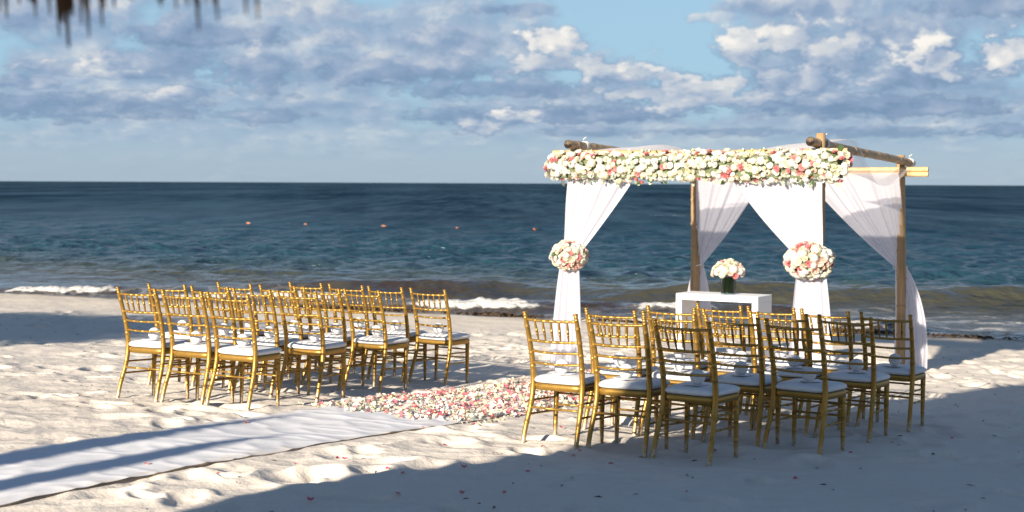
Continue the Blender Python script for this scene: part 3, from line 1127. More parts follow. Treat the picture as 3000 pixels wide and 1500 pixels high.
POSTS = {'FL': (0, 0, 2.26, 0.047), 'FR': (PW, 0, 2.35, 0.050), 'BL': (0.05, PL, 2.14, 0.060), 'BR': (PW - 0.11, PL, 2.19, 0.053)}
for i, (k, (a, b, top, r)) in enumerate(POSTS.items()):
    mb = MB()
    p = pg(a, b)
    g = gz(p.x, p.y)
    bamboo(mb, (p.x - (0.05 if k == 'BL' else 0), p.y, g - 0.3), (p.x + (0.0 if k == 'BL' else -0.03 if k == 'BR' else 0), p.y, top), r,
           [0.12, 0.25, 0.37, 0.485, 0.60, 0.71, 0.82, 0.93], 0.018 if k == 'BL' else 0.010, 31 + i)
    pbuild(mb, 'post', M_BAMBOO)
# beams running towards the sea, resting on the cross beams
for i, (a, z0, z1) in enumerate(((0.0, 2.255, 2.115), (PW, 2.255, 2.115))):
    a += 0.075 if i == 0 else -0.01
    a2 = a - (0.11 if i else 0.0)
    mb = MB()
    bamboo(mb, pg(a, -0.27, z0 + 0.006), pg(a2, PL + 0.34, z1 - 0.015), 0.046, [0.05, 0.15, 0.26, 0.38, 0.49, 0.61, 0.72, 0.84, 0.95], 0.006, 60 + i, hollow=True)
    SIDE = globals().setdefault('SIDE', []) + [pbuild(mb, 'side_beam', M_BAMBOO_G)]
mb = MB()
bamboo(mb, pg(-0.21, -0.06, 2.155), pg(PW + 0.30, -0.06, 2.155), 0.042, [0.1, 0.24, 0.38, 0.52, 0.66, 0.8, 0.93], 0.006, 71, hollow=True)
pbuild(mb, 'front_beam', M_BAMBOO_L)
for i, dz in enumerate((0.028, -0.028)):
    mb = MB()
    bamboo(mb, pg(-0.30, PL - 0.075, 1.99 + dz), pg(PW + 0.20, PL - 0.075, 1.99 + dz), 0.031, [0.08, 0.22, 0.37, 0.5, 0.64, 0.78, 0.91], 0.004, 80 + i, hollow=True)
    pbuild(mb, 'back_beam', M_BAMBOO_L)
for (a, b, z, r) in ((0.075, 0.10, 2.25, 0.050), (PW - 0.01, 0.12, 2.25, 0.050), (PW - 0.116, PL + 0.22, 2.103, 0.050), (0.075, PL + 0.2, 2.103, 0.05)):
    mb = MB()
    for q in range(4):                                      # rope lashing, four turns
        c = pg(a, b + 0.016 * q, z - 0.0007 * q)
        ax1, ax2 = Vector((RX, RY, 0)), Vector((0, 0, 1))
        mb.tube([c + (ax1 * math.cos(th) + ax2 * math.sin(th)) * r for th in np.linspace(0, 2 * math.pi, 17)], 0.006, 6, False)
    mb.tube([pg(a, b, z + r), pg(a + 0.01, b - 0.02, z + r + 0.03), pg(a + 0.04, b - 0.01, z + r + 0.05)], 0.004, 5)
    pbuild(mb, 'rope_lashing', M_ROPE).parent = SIDE[1 if a > 1 else 0]


# ------------------------------------------------------------------ curtains
def curtain(name, label, top0, top1, gather, bottom, gw, bw, tie=True, seed=0, wind=0.0, out=0.03, nu=96):
    """one cloth: pleated from the beam (top0..top1) to the gather, then flaring to the sand"""
    rs = random.Random(seed)
    t0, t1, G, B = Vector(top0), Vector(top1), Vector(gather), Vector(bottom)
    row = Vector((RX, RY, 0))
    nrm = Vector((-DX, -DY, 0))
    sgn = 1.0 if (t1 - t0).dot(row) > 0 else -1.0
    nup, nlo = 46, 40
    P = np.zeros((nup + nlo + 1, nu, 3))
    ph = [rs.uniform(0, 6.28) for _ in range(6)]
    for j in range(nu):
        u = j / (nu - 1)
        fold = 0.55 * math.sin(2 * math.pi * (3.3 * u + 0.9 * u * u) + ph[0]) + 0.55 * math.sin(2 * math.pi * (6.1 * u + 1.6 * u * u) + ph[1]) * (0.5 + 0.5 * math.sin(4 * u + ph[3]) ** 2) + 0.6 * math.sin(2 * math.pi * 1.7 * u + ph[2]) + 0.9 * (1 - abs(math.sin(math.pi * (5.0 * u + 1.1 * u * u) + ph[4]))) ** 3 + 0.6 * (1 - abs(math.sin(math.pi * 8.7 * u + ph[5]))) ** 4
        a = t0 + (t1 - t0) * u
        g = G + row * sgn * (u - 0.5) * gw
        for i in range(nup):
            v = i / (nup - 1)
            q = a + (g - a) * v
            sag = math.sin(math.pi * v) * u * 0.05
            q = q - Vector((0, 0, sag))
            am = 0.008 + 0.022 * math.sin(math.pi * min(1, v * 1.05)) ** 0.7
            q = q + nrm * (am * fold * (1 - 0.55 * v) + 0.006 * math.sin(9 * v + 5 * u + ph[3]))
            P[i, j] = q
        b = B + row * sgn * (u - 0.5) * bw
        for i in range(1, nlo + 2):
            v = i / (nlo + 1)
            w = v ** 0.62
            q = Vector((g.x + (b.x - g.x) * w, g.y + (b.y - g.y) * w, g.z + (b.z - g.z) * v))
            bl = math.sin(math.pi * v) * wind
            q = q + row * bl * (0.35 + 0.65 * (u if sgn > 0 else 1 - u))
            fold2 = 0.8 * math.sin(2 * math.pi * (3.1 * u + 0.8 * u * u) + ph[4] + 0.5 * v) + 0.45 * math.sin(2 * math.pi * 8.3 * u + ph[5]) * math.sin(4 * u + ph[2]) + 0.9 * (1 - abs(math.sin(math.pi * (4.3 * u + 0.7 * u * u) + ph[1]))) ** 3
            q = q + nrm * (0.014 + 0.024 * v) * fold2
            P[nup + i - 1, j] = q
    mb = MB()
    mb.grid(P)
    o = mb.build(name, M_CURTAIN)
    tag(o, label, 'curtain', 'white pergola curtains')
    if tie:
        mb = MB()
        pts = []
        for th in np.linspace(0, 2 * math.pi, 25):
            pts.append(G + row * math.cos(th) * (gw * 0.5 + 0.02) + nrm * math.sin(th) * 0.05 + Vector((0, 0, 0.012 * math.sin(th * 2))))
        mb.tube(pts, 0.007, 6, False)
        mb.build('tie_cord', M_ROPE, o)
    return o


gf = lambda a, b: gz(*pg(a, b)[:2])
curtain('curtain', 'white curtain on the left front post, tied under the smaller flower ball',
        pg(0.035, -0.13, 2.12), pg(0.98, -0.13, 2.11), pg(0.03, -0.10, 1.05), pg(-0.02, -0.12, gf(0, 0) + 0.015), 0.19, 0.42, True, 3)
curtain('curtain', 'white curtain on the right front post, tied under the larger flower ball',
        pg(PW + 0.075, -0.13, 2.12), pg(PW - 1.08, -0.13, 2.11), pg(PW - 0.045, -0.10, 1.07), pg(PW - 0.01, -0.12, gf(PW, 0) + 0.015), 0.25, 0.52, True, 8)
curtain('curtain', 'white curtain tied with cord to the left rear post behind the table',
        pg(0.10, PL - 0.13, 1.97), pg(1.05, PL - 0.13, 1.95), pg(0.08, PL + 0.0, 0.79), pg(0.02, PL + 0.12, gf(0, PL) + 0.02), 0.10, 0.52, True, 12)
curtain('curtain', 'white curtain tied with cord to the right rear post, its hem blown out sideways',
        pg(PW - 0.13, PL - 0.13, 1.98), pg(PW - 1.35, PL - 0.13, 1.96), pg(PW - 0.14, PL + 0.02, 0.85), pg(PW - 0.03, PL + 0.08, gf(PW, PL) + 0.02), 0.13, 0.42, True, 17, wind=0.06)


def canopy():
    nu, nv = 60, 60
    P = np.zeros((nv, nu, 3))
    for i in range(nv):
        v = i / (nv - 1)
        for j in range(nu):
            u = j / (nu - 1)
            a = 0.10 + (PW - 0.10) * u
            b = -0.05 + PL * v
            z = 2.205 - 0.155 * v - 0.03
            lift = 0.16 * math.sin(math.pi * min(v / 0.5, 1)) * math.exp(-((u - 0.22) / 0.22) ** 2)
            lift += 0.20 * math.sin(math.pi * min(v / 0.6, 1)) * math.exp(-((u - 0.92) / 0.2) ** 2)
            sag = 0.14 * math.sin(math.pi * v) * math.sin(math.pi * u) * (0.4 + 0.6 * v)
            swag = 0.26 * max(0, (u - 0.80) / 0.20) ** 1.4 * math.sin(math.pi * min(1, max(0, (v - 0.35) / 0.62))) ** 1.2
            rip = 0.012 * math.sin(26 * u + 3 * v) + 0.010 * math.sin(19 * v + 7 * u) * u
            q = pg(a, b, z + lift - sag - swag + rip)
            P[i, j] = q
    mb = MB()
    mb.grid(P)
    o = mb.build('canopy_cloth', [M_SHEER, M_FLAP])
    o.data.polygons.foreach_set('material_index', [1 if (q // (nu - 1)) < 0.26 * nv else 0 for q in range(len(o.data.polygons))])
    tag(o, 'white cloth draped over the top of the pergola', 'canopy')


canopy()

# ------------------------------------------------------------------ flowers
def rose_mesh(name, m, seed=0):
    rs = random.Random(seed)
    mb = MB()
    for ring, (n, r0, r1, h0, h1, wd) in enumerate(((3, 0.08, 0.22, 0.25, 0.98, 0.42), (4, 0.18, 0.50, 0.15, 0.92, 0.62),
                                                     (5, 0.25, 0.80, 0.02, 0.74, 0.80), (5, 0.28, 1.00, -0.10, 0.42, 0.92))):
        for k in range(n):
            th = 2 * math.pi * (k + 0.5 * ring) / n + rs.uniform(-0.15, 0.15)
            P = np.zeros((4, 5, 3))
            for i in range(4):
                v = i / 3
                for j in range(5):
                    u = (j - 2) / 2
                    rad = r0 + (r1 - r0) * v ** 0.7 + 0.06 * (v > 0.9) * (1 - u * u)
                    ang = th + u * wd * (0.55 + 0.45 * math.sin(math.pi * (0.25 + 0.6 * v))) * (1.15 if ring < 2 else 0.9)
                    z = h0 + (h1 - h0) * v - 0.16 * u * u * v
                    P[i, j] = (rad * math.cos(ang), rad * math.sin(ang), z)
            mb.grid(P)
    mb.lathe([(0.20, -0.2), (0.26, 0.2), (0.20, 0.7), (0.10, 0.92), (0.01, 0.97)], 8, caps=False)
    return mb.mesh(name, m)


def cluster_mesh(name, m, seed=0, n=46):
    """a head of many small ruffled florets"""
    rs = random.Random(seed)
    mb = MB()
    mb.lathe([(0.35, -0.1), (0.72, 0.2), (0.66, 0.55), (0.35, 0.78), (0.02, 0.84)], 9, caps=False)
    for k in range(n):
        f = (k + 0.5) / n
        z = 1 - f * 1.15
        r = math.sqrt(max(0, 1 - z * z))
        th = k * 2.399963
        nrm = Vector((r * math.cos(th), r * math.sin(th), z)).normalized()
        c = Vector((nrm.x * 0.88, nrm.y * 0.88, nrm.z * 0.72 + 0.15)) * rs.uniform(0.9, 1.1)
        q = nrm.to_track_quat('Z', 'Y')
        sp = rs.uniform(0, 6.28)
        s = rs.uniform(0.20, 0.30)
        for p in range(4):
            a = sp + p * math.pi / 2
            v0 = Vector((0, 0, 0))
            v1 = Vector((math.cos(a - 0.55) * s, math.sin(a - 0.55) * s, 0.05))
            v2 = Vector((math.cos(a) * s * 1.35, math.sin(a) * s * 1.35, 0.10 * rs.uniform(-0.5, 1)))
            v3 = Vector((math.cos(a + 0.55) * s, math.sin(a + 0.55) * s, 0.05))
            mb.add([c + q @ w for w in (v0, v1, v2, v3)], [(0, 1, 2, 3)])
    return mb.mesh(name, m)


def leaf_mesh(name, m, lobes=True):
    mb = MB()
    n = 9
    P = np.zeros((n, 3, 3))
    for i in range(n):
        v = i / (n - 1)
        w = 0.36 * math.sin(math.pi * min(1, v * 0.93 + 0.07)) * (1 + (0.22 * math.sin(v * 18) if lobes else 0))
        for j in (-1, 0, 1):
            P[i, j + 1] = (w * j, v, 0.10 * abs(j) * (1 - v) - 0.28 * v * v)
    mb.grid(P)
    return mb.mesh(name, m)


def bud_mesh(name, m):
    mb = MB()
    mb.lathe([(0.10, -0.5), (0.16, -0.1), (0.42, 0.15), (0.50, 0.45), (0.36, 0.75), (0.12, 0.95), (0.02, 1.0)], 8)
    return mb.mesh(name, m)


ROSES = {}
for nm, m in (('white', M_P_WHITE), ('cream', M_P_CREAM), ('pink', M_P_PINK), ('blush', M_P_BLUSH)):
    ROSES[nm] = [rose_mesh('rose_' + nm, m, s) for s in (1, 2)]
CLUST = [cluster_mesh('hydrangea', M_P_WHITE, 4), cluster_mesh('hydrangea', M_P_CREAM, 5), cluster_mesh('stock', M_P_WHITE, 6, 30)]
LEAFS = [leaf_mesh('leaf', M_LEAF_G), leaf_mesh('leaf', M_LEAF, False)]
BUDS = [bud_mesh('bud', M_P_GREEN), bud_mesh('bud', M_P_CREAM)]


def stick(me, name, parent, loc, nrm, size, rs, squash=1.0):
    o = bpy.data.objects.new(name, me)
    o.location = loc
    q = Vector(nrm).normalized().to_track_quat('Z', 'Y') @ Quaternion((0, 0, 1), rs.uniform(0, 6.28))
    o.rotation_mode = 'QUATERNION'
    o.rotation_quaternion = q
    o.scale = (size, size, size * squash)
    return link(o, parent)


def pick_flower(rs, pink, blush, cluster=0.30):
    r = rs.random()
    if r < pink:
        return rs.choice(ROSES['pink']), 'rose', rs.uniform(0.036, 0.048)
    if r < pink + blush:
        return rs.choice(ROSES['blush']), 'rose', rs.uniform(0.034, 0.046)
    if r < pink + blush + cluster:
        return rs.choice(CLUST), 'hydrangea', rs.uniform(0.040, 0.058)
    return rs.choice(ROSES['white'] + ROSES['cream']), 'rose', rs.uniform(0.034, 0.048)


def garland():
    rs = random.Random(5)
    a0, a1 = -0.17, PW + 0.31
    root = empty('flower_garland', pg(PW / 2, -0.15, 2.015))
    tag(root, 'long garland of white and pink roses along the front beam', 'garland')
    c = root.location
    mb = MB()
    ring = [(0.085, -0.115), (0.085, 0.115), (-0.085, 0.115), (-0.085, -0.115)]
    vs = []
    for a in (a0 + 0.07, a1 - 0.05):
        for (b, z) in ring:
            vs.append(pg(a, -0.15 + b, 2.015 + z) - c)
    mb.add(vs, [(0, 1, 2, 3), (7, 6, 5, 4), (0, 4, 5, 1), (1, 5, 6, 2), (2, 6, 7, 3), (3, 7, 4, 0)])
    mb.build('foam_core', M_FOAM, root, smooth=False)
    # flowers: rows around the front, top and underside
    n = 0
    rows = [(-62, 1), (-30, 1), (0, 1), (30, 1), (62, 1), (95, 1), (135, 0.8)]
    step = 0.054
    for ri, (ang, dn) in enumerate(rows):
        cnt = int((a1 - a0) / (step / dn))
        for k in range(cnt):
            a = a0 + (k + 0.5 + 0.5 * (ri % 2) + rs.uniform(-0.28, 0.28)) * (a1 - a0) / cnt
            th = R(ang + rs.uniform(-11, 11))
            rb, rz = 0.112, 0.128
            bb = -math.cos(th) * rb
            zz = math.sin(th) * rz + 0.012 * math.sin(a * 5.1)
            me, nm, s = pick_flower(rs, 0.15, 0.05, 0.42)
            s *= rs.uniform(0.58, 0.92)
            nrm = Vector((-DX, -DY, 0)) * math.cos(th) + Vector((0, 0, 1)) * math.sin(th) * 0.9
            nrm += Vector((RX, RY, 0)) * rs.uniform(-0.35, 0.35) + Vector((0, 0, rs.uniform(-0.2, 0.25)))
            pop = rs.uniform(-0.012, 0.030)
            p = pg(a, -0.15 + bb, 2.015 + zz) - c + nrm.normalized() * pop
            stick(me, nm, root, p, nrm, s, rs, rs.uniform(0.75, 1.0))
            n += 1
    for e, sg in ((a0, -1), (a1, 1)):                      # both ends are closed with flowers
        for k in range(12 if sg < 0 else 7):
            th, q = rs.uniform(0, 6.28), math.sqrt(rs.random())
            me, nm, s = pick_flower(rs, 0.2, 0.05, 0.4)
            nrm = Vector((RX, RY, 0)) * sg + Vector((-DX, -DY, 0)) * 0.7 + Vector((0, 0, 0.5 * math.sin(th)))
            stick(me, nm, root, pg(e + sg * 0.02, -0.15 + 0.09 * q * math.cos(th) - 0.03, 2.015 + 0.12 * q * math.sin(th)) - c, nrm, s, rs)
    for k in range(190):                                     # leaves hang below and poke out
        a = rs.uniform(a0, a1)
        th = R(rs.choice([-80, -70, -60, -30, 10, 40, 90]) + rs.uniform(-12, 12))
        nrm = Vector((-DX, -DY, 0)) * math.cos(th) + Vector((0, 0, 1)) * math.sin(th)
        p = pg(a, -0.15 - math.cos(th) * 0.13, 2.015 + math.sin(th) * 0.155) - c
        stick(rs.choice(LEAFS[:1] * 6 + LEAFS[1:]), 'leaf', root, p, Vector((rs.uniform(-1, 1), rs.uniform(-1, -0.2), rs.uniform(0, 1))), rs.uniform(0.04, 0.08), rs)
    for k in range(70):
        a = rs.uniform(a0, a1)
        th = R(rs.uniform(-80, 110))
        nrm = Vector((-DX, -DY, 0)) * math.cos(th) + Vector((0, 0, 1)) * math.sin(th)
        p = pg(a, -0.15 - math.cos(th) * 0.15, 2.015 + math.sin(th) * 0.17) - c
        stick(rs.choice(BUDS), 'bud', root, p, nrm, rs.uniform(0.022, 0.034), rs)


garland()


def flower_ball(centre, rx, rz, label, seed, pink):
    rs = random.Random(seed)
    root = empty('flower_ball', centre)
    tag(root, label, 'flower ball', 'flower balls on the front posts')
    mb = MB()
    mb.lathe([(0.02, -rz * 0.85), (rx * 0.5, -rz * 0.72), (rx * 0.80, -rz * 0.2), (rx * 0.80, rz * 0.2), (rx * 0.5, rz * 0.72), (0.02, rz * 0.85)], 16)
    mb.build('foam_core', M_FOAM, root)
    n = 150
    for k in range(n):
        z = 1 - 2 * (k + 0.5) / n
        r = math.sqrt(1 - z * z)
        th = k * 2.399963 + rs.uniform(-0.12, 0.12)
        d = Vector((r * math.cos(th), r * math.sin(th), z))
        lo = 0.12 if z < -0.3 else 0.0
        me, nm, s = pick_flower(rs, pink, 0.16 + lo, 0.30)
        p = Vector((d.x * rx, d.y * rx, d.z * rz)) * rs.uniform(0.86, 0.97)
        nn = Vector((d.x / rx, d.y / rx, d.z / rz)).normalized() + Vector((rs.uniform(-.25, .25), rs.uniform(-.25, .25), rs.uniform(-.2, .25)))
        stick(me, nm, root, p, nn, s * rx / 0.225 * rs.uniform(0.62, 0.98), rs, rs.uniform(0.8, 1.0))
    for k in range(34):
        d = Vector((rs.gauss(0, 1), rs.gauss(0, 1), rs.gauss(0, 1))).normalized()
        p = Vector((d.x * rx, d.y * rx, d.z * rz)) * 1.0
        if k % 2:
            stick(rs.choice(BUDS), 'bud', root, p, d, rs.uniform(0.02, 0.03), rs)
        else:
            stick(rs.choice(LEAFS), 'leaf', root, p, d + Vector((rs.uniform(-1, 1), rs.uniform(-1, 1), rs.uniform(-1, 1))), rs.uniform(0.04, 0.06), rs)


flower_ball(pg(0.035, -0.14, 1.045), 0.205, 0.152, 'smaller round flower ball tied to the left front post', 11, 0.14)
flower_ball(pg(PW - 0.045, -0.15, 1.073), 0.240, 0.180, 'larger round flower ball tied to the right front post', 23, 0.14)

# ------------------------------------------------------------------ table, vase, bouquet
TH = 0.90
tx, ty = 0.1103 * 17.2, 17.2                                 # front left corner of the top
tc = Vector((tx + RX * 0.505 + DX * 0.21, ty + RY * 0.505 + DY * 0.21, 0))
tz = gz(tc.x, tc.y) - 0.01
table = empty('white_table', (tc.x, tc.y, tz), YAW)
tag(table, 'white waterfall console table under the pergola', 'table')
ttop = 1.837 - (538.6 - 859) / -FPX * 17.2                    # height of the top as seen
th_ = ttop - tz
for nm, bxs in (('table_top', (-0.505, 0.505, -0.21, 0.21, th_ - 0.072, th_)), ('side_panel', (-0.505, -0.433, -0.2085, 0.2085, 0.0, th_ - 0.072)),
                ('side_panel', (0.433, 0.505, -0.2085, 0.2085, 0.0, th_ - 0.072))):
    mb = MB()
    mb.box(*bxs)
    bevel(mb.build(nm, M_WHITE, table, smooth=False), 0.004, 2)

vp = Vector((tx + RX * 0.56 + DX * 0.21, ty + RY * 0.56 + DY * 0.21, tz + th_))
vase = empty('leaf_lined_vase', vp)
tag(vase, 'dark green leaf lined cylinder vase on the white table', 'vase')
m_g, t_g, p_g = mat('vase_glass', (0.9, 0.95, 0.92), 0.03)
p_g.inputs['Transmission Weight'].default_value = 1.0
p_g.inputs['IOR'].default_value = 1.12
mb = MB()
mb.lathe([(0.078, 0.0), (0.084, 0.004), (0.085, 0.20), (0.0835, 0.203), (0.082, 0.20), (0.081, 0.010)], 28, caps=True)
mb.build('glass_wall', m_g, vase)
M_LINER = mat_simple('wet_leaf_liner', (0.035, 0.12, 0.02), (0.08, 0.22, 0.04), 3.0, 0.3, 0.2, 0.01, stretch=(9, 9, 1.2))
for k in range(7):
    mb = MB()
    th0 = 2 * math.pi * k / 7
    P = np.zeros((8, 7, 3))
    for i in range(8):
        for j in range(7):
            a = th0 + (j / 6 - 0.5) * 1.15
            rr_ = 0.0735 + 0.004 * (j / 6) + 0.001 * math.sin(i)
            P[i, j] = (rr_ * math.cos(a), rr_ * math.sin(a), 0.012 + 0.18 * i / 7)
    mb.grid(P)
    mb.build('liner_leaf', M_LINER, vase)

bq = empty('bouquet', vp + Vector((0, 0, 0.185)))
tag(bq, 'small domed bouquet of white and blush roses in the green vase', 'bouquet')
rs = random.Random(77)
mb = MB()
for k in range(12):
    a = rs.uniform(0, 6.28)
    e = rs.uniform(0.02, 0.09)
    mb.tube([(rs.uniform(-.03, .03), rs.uniform(-.03, .03), -0.17), (math.cos(a) * e * 0.5, math.sin(a) * e * 0.5, 0.0), (math.cos(a) * e, math.sin(a) * e, 0.06)], 0.004, 5)
mb.build('stems', M_LEAF, bq)
n = 46
for k in range(n):
    z = 1 - 1.18 * (k + 0.5) / n
    r = math.sqrt(max(0.0, 1 - z * z))
    a = k * 2.399963
    d = Vector((r * math.cos(a), r * math.sin(a), z))
    me, nm, s = pick_flower(rs, 0.05, 0.26, 0.12)
    p = Vector((d.x * 0.165, d.y * 0.165, 0.055 + d.z * 0.125)) * rs.uniform(0.93, 1.04)
    stick(me, nm, bq, p, d + Vector((rs.uniform(-.2, .2), rs.uniform(-.2, .2), rs.uniform(0, .3))), s * 0.98, rs)
for k in range(24):
    a = rs.uniform(0, 6.28)
    z = rs.uniform(-0.1, 0.95)
    r = math.sqrt(1 - z * z)
    d = Vector((r * math.cos(a), r * math.sin(a), z))
    p = Vector((d.x * 0.165, d.y * 0.165, 0.055 + d.z * 0.13))
    if k % 3 == 0:
        stick(BUDS[0], 'bud', bq, p * 1.06, d, rs.uniform(0.02, 0.028), rs)
    else:
        stick(rs.choice(LEAFS), 'leaf', bq, p, d + Vector((rs.uniform(-1, 1), rs.uniform(-1, 1), 0.4)), rs.uniform(0.045, 0.07), rs)

# ------------------------------------------------------------------ aisle runner and petals
def aisle(a, s):
    """a across the aisle from its centre line, s along it"""
    px, py = -6.86, 0.0
    ax, ay = RX, RY
    base = Vector((ax * -6.86 * 1.0, ay * -6.86, 0))
    return base.x + ax * a + DX * s, base.y + ay * a + DY * s


def runner():
    ns, na = 420, 44
    P = np.zeros((ns, na, 3))
    S_ = np.linspace(1.0, 11.6, ns)
    A_ = np.linspace(-0.64, 0.64, na)
    for i, s in enumerate(S_):
        for j, a in enumerate(A_):
            wob = 0.018 * math.sin(s * 2.1) + 0.012 * math.sin(s * 5.3 + 1) + 0.008 * math.sin(s * 11 + 2)
            x, y = aisle(a + wob * (1 if a > 0 else 0.6), s)
            P[i, j, 0], P[i, j, 1] = x, y
    X, Y = P[..., 0], P[..., 1]
    Z = ground_np(X, Y)
    wr = pnoise((X * RX + Y * RY) * 2.2 + 7, (X * DX + Y * DY) * 4.0)
    # the cloth bridges the hollows and keeps long soft creases
    crease = 0.012 * pnoise(X * 1.3 + 5, Y * 0.8) + 0.010 * (1 - np.abs(pnoise((X * RX + Y * RY) * 3.0, (X * DX + Y * DY) * 0.55))) ** 3
    P[..., 2] = Z + 0.006 + crease * 0.9 + 0.007 * (1 - np.abs(wr)) ** 6 + 0.004 * pnoise(X * 5, Y * 5)
    mb = MB()
    mb.grid(P)
    o = mb.build('aisle_runner', M_RUNNER)
    tag(o, 'long white cloth runner laid down the aisle over the sand', 'runner')
    # the folded edge on the near side shows its brown backing
    mb = MB()
    E = np.zeros((ns, 3, 3))
    E[:, 0] = P[:, -1] + np.array((0, 0, -0.002))
    E[:, 1] = P[:, -1] + np.array((RX, RY, 0)) * 0.003 + np.array((0, 0, -0.008))
    E[:, 2] = P[:, -1] + np.array((RX, RY, 0)) * -0.012 + np.array((0, 0, -0.02))
    cut = pnoise(S_ * 1.3, S_ * 0 + 2.0) > 0.02            # sand has crept over the rest of the edge
    E[~cut, 1:] = E[~cut, :1] + np.array((0, 0, -0.001)) - np.array((RX, RY, 0)) * 0.01
    mb.grid(E)
    mb.build('backing_edge', M_JUTE, o)
    return P


RUN = runner()


def run_z(x, y):
    a = (x * RX + y * RY) + 6.86
    s = x * DX + y * DY
    i = int(round((s - 1.0) / 10.6 * 419))
    j = int(round((a + 0.64) / 1.28 * 43))
    if 0 <= i < 420 and 0 <= j < 44:
        return RUN[i, j, 2]
    return sand_z(x, y)


def petal_grid(size, curl, rs):
    P = np.zeros((3, 3, 3))
    for i in range(3):
        for j in range(3):
            u, v = (i - 1), (j - 1)
            k = 0.72 if (u != 0 and v != 0) else 1.0
            P[i, j] = (u * k * size * 0.5, v * k * size * 0.42, curl * size * (u * u * 0.5 + v * v * 0.35) * rs.uniform(0.6, 1.3))
    return P


def petals():
    rs = random.Random(99)
    mats = [M_P_WHITE, M_P_CREAM, M_P_GREEN, M_P_BLUSH, M_P_PINK, M_P_ROSE]
    wts = [0.34, 0.31, 0.09, 0.11, 0.10, 0.05]
    spots = []
    tries = 0
    while len(spots) < 6400 and tries < 60000:
        tries += 1
        s = rs.uniform(9.05, 16.2)
        a = rs.uniform(-0.90, 0.78)
        # a ragged edge across the runner, spilling over both sides
        start = 9.33 + 0.16 * float(pnoise(np.array([a * 2.3]), np.array([4.4]))[0]) + 0.05 * a
        e = min(a + 0.88, 0.76 - a, (s - start) * 1.5)
        if e < 0:
            continue
        if e < 0.09 and rs.random() > 0.45:
            continue
        if s > 12.5 and rs.random() > 0.6:
            continue
        x, y = aisle(a, s)
        spots.append((x, y, s, a, e))
    items = []
    for (x, y, s, a, e) in spots:
        pile = 0.004 + rs.random() ** 1.8 * (0.022 if e > 0.12 else 0.010)
        patch = pnoise(np.array([x * 1.7 + 11]), np.array([y * 1.7]))[0]
        w = list(wts)
        if patch > 0.10:
            w[3], w[4], w[5] = w[3] * 2.2, w[4] * 2.6, w[5] * 3
        mi = rs.choices(range(6), w)[0]
        items.append((x, y, run_z(x, y) + pile, mi, s))
    items.sort(key=lambda t: t[4] + rs.uniform(0, 0.6))
    protos = []
    for mi in range(6):
        for v in range(3):
            mb = MB()
            mb.grid(petal_grid(1.0, (0.25, -0.35, 0.55)[v], rs))
            protos.append(mb.mesh('petal', mats[mi]))
    names = ['white', 'cream', 'greenish', 'blush', 'pink', 'deep pink']
    own = 260
    mb = MB()
    for q, (x, y, z, mi, s) in enumerate(items):
        sz = rs.uniform(0.024, 0.052)
        rot = Quaternion((0, 0, 1), rs.uniform(0, 6.28)) @ Quaternion((1, 0, 0), rs.gauss(0, 0.55)) @ Quaternion((0, 1, 0), rs.gauss(0, 0.45))
        if q < own:
            o = bpy.data.objects.new('rose_petal', protos[mi * 3 + rs.randrange(3)])
            o.location = (x, y, z)
            o.rotation_mode = 'QUATERNION'
            o.rotation_quaternion = rot
            o.scale = (sz, sz, sz)
            link(o)
            tag(o, '%s petal in the near end of the petal carpet on the runner' % names[mi], 'petal', '%s petals at the near end of the carpet' % names[mi])
        else:
            mb.cur = mi
            P = petal_grid(sz, rs.uniform(-0.45, 0.6), rs).reshape(-1, 3)
            mb.add([Vector((x, y, z)) + rot @ Vector(p) for p in P],
                   [(0, 1, 4, 3), (1, 2, 5, 4), (3, 4, 7, 6), (4, 5, 8, 7)])
    o = mb.build('petal_carpet', mats)
    tag(o, 'thick carpet of white and pink rose petals along the aisle', kind='stuff')
    # single petals blown over the sand
    loose = [(1645, 1262), (1700, 1325), (1360, 1375), (1355, 1452), (1165, 1460), (1180, 1245), (865, 1370), (988, 1345), (1010, 1345),
             (1135, 1380), (1180, 1392), (1545, 1380), (1680, 1335), (2490, 1330), (2710, 1255), (2790, 1290), (640, 1400), (910, 1475),
             (2095, 1320), (1455, 1330), (1530, 1290), (720, 1245), (950, 1172), (1050, 1165), (1590, 1310), (1240, 1270), (1305, 1300),
             (1790, 1360), (2010, 1440), (2330, 1400), (430, 1365), (1480, 1452)]
    for (px, py) in loose:
        d = _f + _r2 * ((px - 1500) / FPX) + _u2 * (-(py - 750) / FPX)
        k = 5.0
        while CAM_Z + d.z * k > gz(d.x * k, d.y * k) and k < 40:
            k += 0.01
        x, y = d.x * k, d.y * k
        o = bpy.data.objects.new('loose_petal', protos[rs.choice([12, 13, 14, 15, 16, 17])])
        o.location = (x, y, sand_z(x, y) + 0.012)
        o.rotation_mode = 'QUATERNION'
        o.rotation_quaternion = Quaternion((0, 0, 1), rs.uniform(0, 6.28)) @ Quaternion((1, 0, 0), rs.gauss(0, 0.4))
        sz = rs.uniform(0.026, 0.042)
        o.scale = (sz, sz, sz)
        link(o)
        tag(o, 'single pink petal blown loose onto the bare sand', 'petal', 'loose petals on the sand')


petals()


